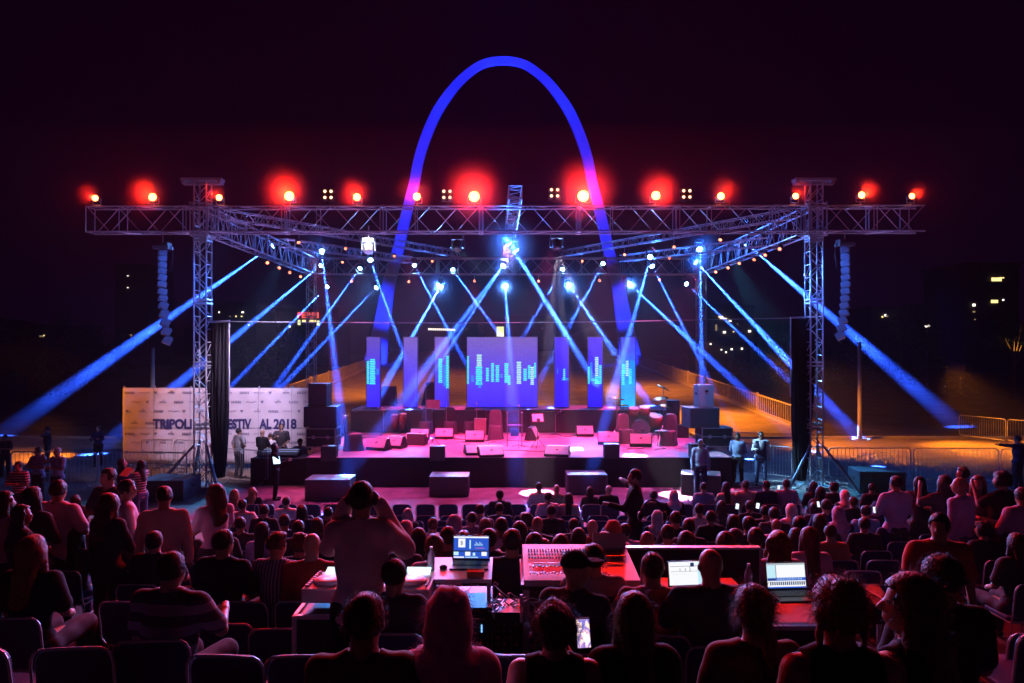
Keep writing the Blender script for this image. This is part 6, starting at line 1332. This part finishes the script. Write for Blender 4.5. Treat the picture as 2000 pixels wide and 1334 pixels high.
building('dark far building with small lights left of the shop', 405, 500, 596, 150, [(429, 610, 2, 3, 'w'), (475, 610, 4, 3, 'w'), (450, 618, 2, 2, 'd'), (462, 618, 2, 3, 'y'), (473, 618, 3, 2, 'y'), (487, 635, 3, 2, 'y')])
building('very dark far building at the left with a faint balcony light', 60, 130, 640, 140, [(84, 657, 10, 3, 'd'), (88, 655, 2, 2, 'y')])
building('dark far tower with two tiny lights left of the left line array', 225, 290, 520, 160, [(251, 539, 2.4, 1.5, 'w'), (251, 562, 2.4, 1.5, 'w'), (347-90, 655, 4, 4, 'd')])
# lights on the slope right of the arch
t = thing('hillside_house', 'low dark house on the slope below the pale block with a cluster of porch lights', 'building', (px2x(1415, 120), 120, 0)); h = head_z(668, 120)
MB().box((0, 4, h/2), (9, 8, h)).build('wall', M['far_wall'], t)
for px, py, s in ((1387, 672, 3), (1408, 683, 2.5), (1417, 688, 3), (1428, 682, 3.5), (1448, 681, 3.5)): MB().box((px2x(px, 120)-px2x(1415, 120), -.3, head_z(py, 120)), (s*.09, .1, s*.09)).build('porch_lamp', LW['w'], t)
# twin-globe street lamp
D = 75; t = thing('street_lamp', 'distant street lamp with two white globes at the right', 'street lamp', (px2x(1811, D), D, 0)); h = head_z(640, D); MB().tube((0, 0, 0), (0, 0, h), .07, 8).build('pole', M['steel'], t)
m = MB(); m.tube((-.18, 0, h), (.18, 0, h), .04, 6); m.build('arm', M['steel'], t)
for e in (-1, 1): MB().lathe((e*.15, 0, h+.02), [(.03, 0), (.13, .1), (.13, .2), (.03, .28)], 10).build('globe', LW['w'], t, True)
# tree lit by a lamp
def tree(lab, px, py, D, rr_, seed, h0=0):
    rg = random.Random(seed); x = px2x(px, D); zc = head_z(py, D); t = thing('tree', lab, 'tree', (x, D, 0)); m = MB()
    m.tube((0, 0, 0), (0.1, 0, zc*.7), .22, 8, r2=.13)
    for k in range(9): a = rg.random()*6.3; m.tube((.1, 0, zc*(.5+.2*rg.random())), (.1+rr_*.7*math.cos(a), rr_*.7*math.sin(a), zc+rr_*rg.uniform(-.4, .6)), .07, 5, r2=.02)
    m.build('trunk', M['wood'], t); c = MB(); cl = [(rg.gauss(0, .5)*rr_, rg.gauss(0, .5)*rr_, zc+rg.gauss(0, .35)*rr_, rr_*rg.uniform(.18, .4)) for _ in range(26)]
    for _ in range(3600):
        q = rg.choice(cl); p = Vector((q[0]+rg.gauss(0, .45)*q[3], q[1]+rg.gauss(0, .45)*q[3], q[2]+rg.gauss(0, .4)*q[3])); u = Vector((rg.gauss(0, 1), rg.gauss(0, 1), rg.gauss(0, 1))).normalized(); w = u.orthogonal().normalized(); s = .17
        c.add([p-u*s, p+w*s*.5, p+u*s, p-w*s*.5], [(0, 1, 2, 3)])
    c.build('crown', M['leaf'], t); return t
M['leaf'] = mat('leaves', (0.06, 0.09, 0.03), 0.7, noise=.3)
tree('tree at the right edge lit yellow from below by a lamp', 1978, 655, 60, 1.7, 1); spot('garden_light', (px2x(1978, 60)-.3, 58.6, 3.6), (px2x(1978, 60), 60, 6.2), 220, (1, .62, .12), R(62), .5, .1)
for k, (px, py, D, r) in enumerate(((60, 700, 62, 4.5), (150, 690, 70, 5), (1760, 690, 66, 4.5), (1690, 705, 80, 4.2), (1520, 700, 80, 4.5), (560, 700, 90, 5))): tree('dark unlit tree %s' % ['far left behind the barriers', 'behind the left line array', 'behind the right post', 'behind the far right barrier', 'beyond the right railing', 'beyond the left rear tower'][k], px, py, D, r, 20+k)

# ================================================================== mixing position
TZ = 1.76
M['redpanel'] = mat('grey_console_panel', (0.50, 0.46, 0.46), 0.5); M['knob'] = mat('dark_knobs', (0.05, 0.05, 0.05), 0.4)
road_case('black road case with metal corners under the DJ gear', (-1.08, 5.5, 1.47), (1.05, 0.62, 1.12)); 
ct = thing('mixing_platform', 'dark wooden platform under the mixing desks', 'platform', (0.7, 5.9, 0)); MB().box((0, 0, 1.70), (5.0, 0.95, 0.06)).build('deck', M['wood'], ct); m = MB()
for x in (-2.4, -.8, .8, 2.4):
    for y in (-.4, .4): m.box((x, y, .85), (.06, .06, 1.7))
m.build('support', M['steel'], ct)
def dj_player(lab, x, D, z):
    t = thing('dj_player', lab, 'DJ player', (x, D, z), R(-3)); MB().box((0, 0, .055), (.33, .42, .11)).build('case', M['redpanel'], t, bevel=.01)
    MB().lathe((0, -.04, .112), [(.118, 0), (.112, .022), (.05, .026)], 28).build('jog_wheel', M['white'], t, True); MB().lathe((0, -.04, .14), [(.045, 0), (.03, .003)], 20).build('jog_display', glow('jog_blue', (.4, .5, 1), 1.0), t)
    MB().box((.02, .155, .135), (.2, .085, .012), (R(18), 0, 0)).build('screen', glow('player_lcd', (.75, .95, 1), 1.3), t)
    k = MB()
    for q in range(7): k.box((-.135, -.15+q*.045, .118), (.028, .028, .014))
    k.box((.135, -.05, .118), (.012, .2, .012)); k.lathe((-.13, .15, .11), [(.016, 0), (.014, .02)], 10); k.build('button', M['knob'], t)
dj_player('DJ player with a white glowing wheel left of the standing man', px2x(645, 5.5), 5.5, 2.70); dj_player('DJ player right of the standing man, half hidden', px2x(806, 5.5), 5.5, 2.70)
t = thing('dj_mixer', 'small DJ mixer between the two players', 'DJ mixer', (px2x(725, 5.55), 5.55, 2.70)); MB().box((0, 0, .05), (.28, .4, .1)).build('case', M['redpanel'], t, bevel=.01); k = MB()
for a in range(4):
    for b in range(5): k.lathe((-.09+a*.06, -.05+b*.05, .1), [(.011, 0), (.01, .02)], 8)
    k.box((-.09+a*.06, -.13, .105), (.012, .03, .02))
k.build('knobs', M['knob'], t)['kind'] = 'stuff'
t = thing('table', 'pale-topped table carrying the left laptop', 'table', (px2x(897, 5.8), 5.82, TZ+.08)); MB().box((0, 0, .95), (.56, .58, .03)).build('tabletop', M['white'], t)
for a in (-.27, .27):
    for b in (-.27, .27): MB().box((a*.95, b*.9, .42), (.03, .03, 1.02)).build('leg', M['steel'], t)
t = thing('equipment_rack', 'rack of amplifiers with a white display and green light under the left laptop', 'rack', (px2x(900, 5.62), 5.66, TZ)); MB().box((0, 0, .43), (.52, .48, .86)).build('case', M['black'], t)
k = MB()
for q in range(5): k.box((0, -.246, .1+q*.17), (.46, .012, .13))
k.build('front_unit', M['blackmetal'], t); MB().box((-.14, -.258, .76), (.065, .006, .05)).build('display', glow('rack_display', (1, .95, .9), 1.5), t); MB().box((-.05, -.258, .77), (.03, .006, .012)).build('green_led', glow('rack_green', (.1, .9, .4), 1.2), t); MB().box((.18, -.258, .70), (.012, .006, .06)).build('blue_led', glow('rack_blue', (.2, .5, 1), 1.5), t)
def laptop(lab, px, py, D, w, rz, scr, ang=100, kb=M['plastic']):
    """py is where the screen meets the keyboard"""
    t = thing('laptop', lab, 'laptop', (px2x(px, D), D, head_z(py, D)-.02), rz); h = w*.64; MB().box((0, -.12, .009), (w, .24, .018)).build('keyboard_half', kb, t, bevel=.004)
    k = MB()
    for r_ in range(5):
        for c in range(13): k.box((-w*.42+c*w*.07, -.05-r_*.022, .021), (w*.055, .016, .005))
    k.build('keys', M['knob'], t)['kind'] = 'stuff'
    tl = R(ang-90); Rm = Euler((-tl, 0, 0)).to_matrix(); c = Vector((0, 0, .015))+Rm @ Vector((0, 0, h/2)); o = MB().box(c, (w, .010, h), Rm).build('lid', kb, t)
    s = MB().box(c+Rm @ Vector((0, -.0065, .004)), (w*.93, .003, h*.88), Rm).build('screen', scr[0], t)
    for (x0, x1, z0, z1, m_) in scr[1]:
        MB().box(c+Rm @ Vector(((x0+x1-1)/2*w*.93, -.0095, .004+((z0+z1)-1)/2*h*.88)), ((x1-x0)*w*.93, .003, (z1-z0)*h*.88), Rm).build('window_pane', m_, s)
    return t
SW = glow('screen_white', (.95, .97, 1), 1.0); SB = glow('screen_blue', (.02, .10, .62), 1.0); SC = glow('screen_cyan', (.55, .85, .95), 1.0); SD = glow('screen_dark', (.01, .03, .12), 1.0); SL = glow('screen_grey', (.45, .5, .55), 1.0); SR = glow('screen_rose', (.8, .2, .35), 1.0)
L1 = (SB, [(0, 1, .93, 1, SW), (.13, .33, .50, .90, SW), (.20, .26, .60, .80, SD), (0, 1, .30, .36, SD), (0, .14, .14, .30, SC), (.33, .48, .12, .30, SW), (.80, .95, .12, .30, SW), (.55, .62, .12, .26, SC), (0, .3, .02, .08, SW), (.34, .7, .03, .07, SC), (.45, .49, .44, .84, SC)]+[(.60+k*.035, .615+k*.035, .58, .66+.05*((k*5) % 3), SC) for k in range(7)]+[(.62, .88, .46, .48, SR)])
L2 = (SW, [(.04, .98, .80, .815, SD), (.04, .98, .58, .59, SD), (.30, .31, .60, .72, SD), (.45, .46, .60, .72, SD), (.58, .59, .56, .80, SD), (.80, 1, 0, 1, SC), (.60, .70, .78, .95, SD), (.04, .5, .47, .475, SL)])
L3 = (SW, [(0, 1, .93, 1, SL), (0, .22, .40, .93, SC), (.22, .235, .40, .93, SD), (0, 1, .30, .42, SB), (0, .2, .30, .40, SD), (0, 1, 0, .05, SB)]+[(.06+k*.055, .09+k*.055, .12, .26, SD) for k in range(17)]+[(.24+k*.04, .26+k*.04, .33, .40, SC) for k in range(17)])
laptop('laptop with a blue video-mixing screen on the pale table', 920, 1093, 6.0, .33, R(-2), L1)
laptop('middle laptop with a white diagram on its screen, half hidden by the shaven-headed man', 1343, 1145, 5.5, .32, R(6), L2)
laptop('right laptop with a white screen and a row of faders', 1537, 1151, 5.35, .33, R(4), L3)
road_case('black road case under the right laptop', (px2x(1545, 5.2), 5.22, TZ), (.62, .5, .84))
t = thing('table', 'dark folding table under the middle laptop', 'table', (px2x(1300, 5.6), 5.6, TZ)); MB().box((0, 0, .93), (1.25, .5, .04)).build('tabletop', M['black'], t)
for a in (-.58, .58): 
    for b in (-.2, .2): MB().box((a, b, .455), (.03, .03, .91)).build('leg', M['steel'], t)
# audio console
t = thing('audio_console', 'large audio mixing console lit bright red, with rows of faders', 'mixing console', (px2x(1128, 5.95), 5.95, 2.74)); MB().prism([(-.40, 0), (.38, 0), (.38, .12), (.12, .10), (-.40, .05)], .95, (-.475, 0, 0), (0, 1, 0), (0, 0, 1), (1, 0, 0)).build('case', M['redpanel'], t, bevel=.006)
k = MB(); ks = MB()
for r_, (y, z) in enumerate(((.03, .095), (.10, .102), (.17, .106), (.22, .108))):
    for c in range(26): k.lathe((-.42+c*.026, y, z), [(.007, 0), (.006, .016)], 6)
for r_, y in enumerate((-.30, -.17)):
    for c in range(24): ks.box((-.42+c*.028, y+.02*math.sin(c*2.1+r_), .078+(y+.3)*.1), (.009, .045, .014))
ks.box((0.0, -.08, .09), (.78, .012, .008)); ks.box((.34, .10, .115), (.16, .16, .01)); k.build('knobs', M['knob'], t)['kind'] = 'stuff'; ks.build('faders', M['knob'], t)['kind'] = 'stuff'
MB().box((.32, .30, .16), (.30, .02, .16), (R(-20), 0, 0)).build('meter_bridge', M['redpanel'], t)
t = thing('table', 'stand under the red-lit audio console', 'table', (px2x(1128, 5.95), 5.95, TZ)); MB().box((0, 0, .955), (1.0, .7, .04)).build('tabletop', M['black'], t)
for a in (-.45, .45):
    for b in (-.3, .3): MB().box((a, b, .467), (.04, .04, .93)).build('leg', M['steel'], t)
t = thing('case_lid', 'dark open case lid with a pale rim standing behind the middle laptop', 'case', (px2x(1340, 6.3), 6.32, 2.3)); MB().box((0, 0, .26), (1.35, .06, .52)).build('panel', M['black'], t); k = MB(); k.box((0, -.0, .53), (1.37, .07, .02)); k.box((-.68, 0, .26), (.02, .07, .54)); k.box((.68, 0, .26), (.02, .07, .54)); k.build('rim', M['alu'], t)
t = thing('lighting_console', 'lighting console with two red-lit strips right of the messy bun', 'lighting desk', (px2x(1680, 5.5), 5.5, 2.60), R(-8)); MB().box((0, 0, .05), (.42, .36, .1), (R(6), 0, 0)).build('case', M['blackmetal'], t, bevel=.01); k = MB(); k.box((-.08, 0, .105), (.012, .3, .006), (R(6), 0, R(25))); k.box((.10, .02, .105), (.01, .22, .006), (R(6), 0, R(25))); k.build('fader_strip', M['white'], t)
t = thing('table', 'small table under the lighting console', 'table', (px2x(1680, 5.5), 5.5, TZ)); MB().box((0, 0, .81), (.6, .5, .03)).build('tabletop', M['black'], t)
for a in (-.26, .26):
    for b in (-.2, .2): MB().box((a, b, .4), (.03, .03, .8)).build('leg', M['steel'], t)
# small things on the tables
tag(MB().box((px2x(929, 5.62), 5.62, 2.828), (.14, .09, .045)).build('small_box', CL['orange'], bevel=.004), 'small orange-lit box in front of the left laptop', 'box')
cb = MB(); rr = random.Random(4)
for k in range(10):
    p = Vector((px2x(985, 5.5)+rr.uniform(-.12, .1), 5.45+rr.random()*.2, 2.62+rr.random()*.1)); pp = [p]
    for q in range(7): p = p+Vector((rr.uniform(-.06, .07), rr.uniform(-.04, .04), rr.uniform(-.05, .04))); pp.append(p)
    cb.path(pp, .005, 5)
tag(cb.build('tangled_cables', M['steel']), 'tangle of cables and plugs between the left table and the console', 'cables', kind='stuff')
t = thing('patch_panel', 'case of connectors glinting red between the left table and the console', 'case', (px2x(985, 5.6), 5.62, TZ)); MB().box((0, 0, .4), (.3, .3, .8)).build('case', M['black'], t); k = MB()
for a in range(5):
    for b in range(4): k.lathe((-.1+a*.05, -.15, .55+b*.055), [(.012, 0), (.012, .014)], 8, (0, -1, 0))
k.build('sockets', M['chrome'], t)['kind'] = 'stuff'
tag(MB().box((px2x(1018, 5.4), 5.4, 2.62), (.022, .02, .22)).build('white_strip', M['white']), 'upright pale strip at the left edge of the audio console', 'panel')
tag(MB().box((px2x(1248, 5.3), 5.38, 2.735), (.12, .16, .004), (0, 0, R(20))).build('paper_sheet', CL['orange']), 'orange-lit paper beside the headphone-wearing crew man', 'paper')
ms_ = MB(); ms_.lathe((px2x(866, 5.8), 5.8, 2.806), [(.03, 0), (.035, .015), (.015, .032)], 12); tag(ms_.build('computer_mouse', M['black'], smooth=True), 'dark computer mouse on the pale table', 'mouse')
# chairs near the viewer
for k, (px, D, lab) in enumerate(((712, 2.95, 'black chair under the man nearest left'), (876, 3.0, 'black chair under the woman in the pale pink headscarf'), (1083, 3.1, 'black chair under the person holding up a lit phone'), (1240, 3.2, 'black chair under the woman with long straight hair'),
        (1475, 3.1, 'black chair under the woman with the low ponytail'), (1640, 2.75, 'black chair under the woman with the messy bun'), (1785, 2.9, 'black chair under the woman in profile'), (1840, 3.8, 'black chair under the man in black at the right'), (333, 4.5, 'black chair under the man in the wide-striped polo'),
        (62, 5.5, 'black chair under the woman with the orange-lit bob'), (770, 4.6, 'black chair under the dark-shirted man beside the DJ'), (1105, 4.9, 'black chair under the capped crew man'), (1160, 5.5, 'black chair under the crew man in grey'), (1275, 5.2, 'black chair under the crew man with headphones'), (1389, 5.0, 'black chair under the shaven-headed crew man'),
        (468, 6.1, 'empty black chair with a reddish back left of the DJ case'), (562, 6.0, 'empty dark chair right beside the DJ case'), (486, 4.3, 'large empty black chair standing low left in front'), (620, 4.3, 'empty black chair with a red-lit seat behind the nearest left man'), (1545, 4.3, 'empty chair showing only a curved rim below the right laptop'),
        (1975, 5.9, 'dark blue chair back at the right edge'), (1990, 4.6, 'second dark blue chair back at the right edge, nearer'), (1955, 3.6, 'black chair back low at the right edge'), (20, 4.4, 'dark chair back low at the left edge'), (190, 4.4, 'dark chair back between the left edge and the striped polo man'), (1030, 4.3, 'empty dark chair in front of the capped crew man'), (920, 4.3, 'empty dark chair before the equipment rack'))):
    z = tier(D); x = px2x(px, D); me_ = [o for o in bpy.data.objects if o.name.startswith('person') and abs(o.location.x-x) < .02 and abs(o.location.y-D) < .02]
    if me_: z = me_[0].location.z if abs(me_[0].location.z-z) < .35 else z
    c = place(nch, nused, (x, D, z), R(rng.uniform(-6, 6)), lab, 'chairs nearest the viewer')
# small clutter: deck cables, bottles
rr = random.Random(21); cd_ = MB()
for k in range(16):
    p = Vector((rr.uniform(-5.8, 6.2), rr.uniform(24.0, 28.2), 1.012)); pp = [p]; a = rr.random()*6.3
    for q in range(14): a += rr.uniform(-.7, .7); p = p+Vector((.16*math.cos(a), .10*math.sin(a), 0)); p.x = min(max(p.x, -6.2), 7); p.y = min(max(p.y, 23.2), 28.6); pp.append(p)
    cd_.path(pp, .011, 5)
tag(cd_.build('deck_cables', M['black']), 'black cables snaking over the pink-lit stage deck', 'cables', kind='stuff')
for px, D, z, lab in ((842, 5.75, 2.806, 'small clear water bottle at the left end of the pale table'), (1258, 5.55, 2.71, 'small clear water bottle by the orange-lit paper'), (1462, 5.6, 2.71, 'small clear water bottle left of the right laptop')):
    t = thing('water_bottle', lab, 'bottle', (px2x(px, D), D, z)); MB().lathe((0, 0, 0), [(.03, 0), (.032, .08), (.03, .13), (.012, .17), (.012, .185)], 12).build('bottle_body', M['acrylic'], t, True); MB().lathe((0, 0, .186), [(.014, 0), (.014, .015)], 10).build('cap', M['white'], t)
# ================================================================== haze
hz = MB().box((0, 290, 29.5), (1000, 700, 62)); 
hm = bpy.data.materials.new('haze'); hm.use_nodes = True; n = hm.node_tree.nodes; n.clear()
out = n.new('ShaderNodeOutputMaterial'); pv = n.new('ShaderNodeVolumePrincipled'); pv.inputs['Color'].default_value = (0.9, 0.9, 0.93, 1)
pv.inputs['Density'].default_value = HAZE; pv.inputs['Anisotropy'].default_value = 0.0
hm.node_tree.links.new(pv.outputs[0], out.inputs['Volume'])
ho = hz.build('haze', hm); ho['kind'] = 'stuff'
# smoke blown out by the stage's fog machines, hanging round the rig
sb = MB().box((0, 30.4, 5.7), (62, 19.2, 11.6))
sm = bpy.data.materials.new('stage_smoke'); sm.use_nodes = True; n = sm.node_tree.nodes; n.clear(); l = sm.node_tree.links
out = n.new('ShaderNodeOutputMaterial'); pv = n.new('ShaderNodeVolumePrincipled'); pv.inputs['Color'].default_value = (0.9, 0.9, 0.93, 1)
if SMOKE_NOISE:
    tc = n.new('ShaderNodeTexCoord'); t = n.new('ShaderNodeTexNoise'); t.inputs['Scale'].default_value = 0.45; t.inputs['Detail'].default_value = 3
    mr = n.new('ShaderNodeMapRange'); mr.inputs['From Min'].default_value = 0.35; mr.inputs['From Max'].default_value = 0.7
    mr.inputs['To Min'].default_value = SMOKE*0.45; mr.inputs['To Max'].default_value = SMOKE*1.9
    l.new(tc.outputs['Object'], t.inputs['Vector']); l.new(t.outputs[0], mr.inputs['Value']); l.new(mr.outputs[0], pv.inputs['Density'])
else: pv.inputs['Density'].default_value = SMOKE
pv.inputs['Anisotropy'].default_value = 0.0
l.new(pv.outputs[0], out.inputs['Volume'])
so = sb.build('smoke', sm); so['kind'] = 'stuff'
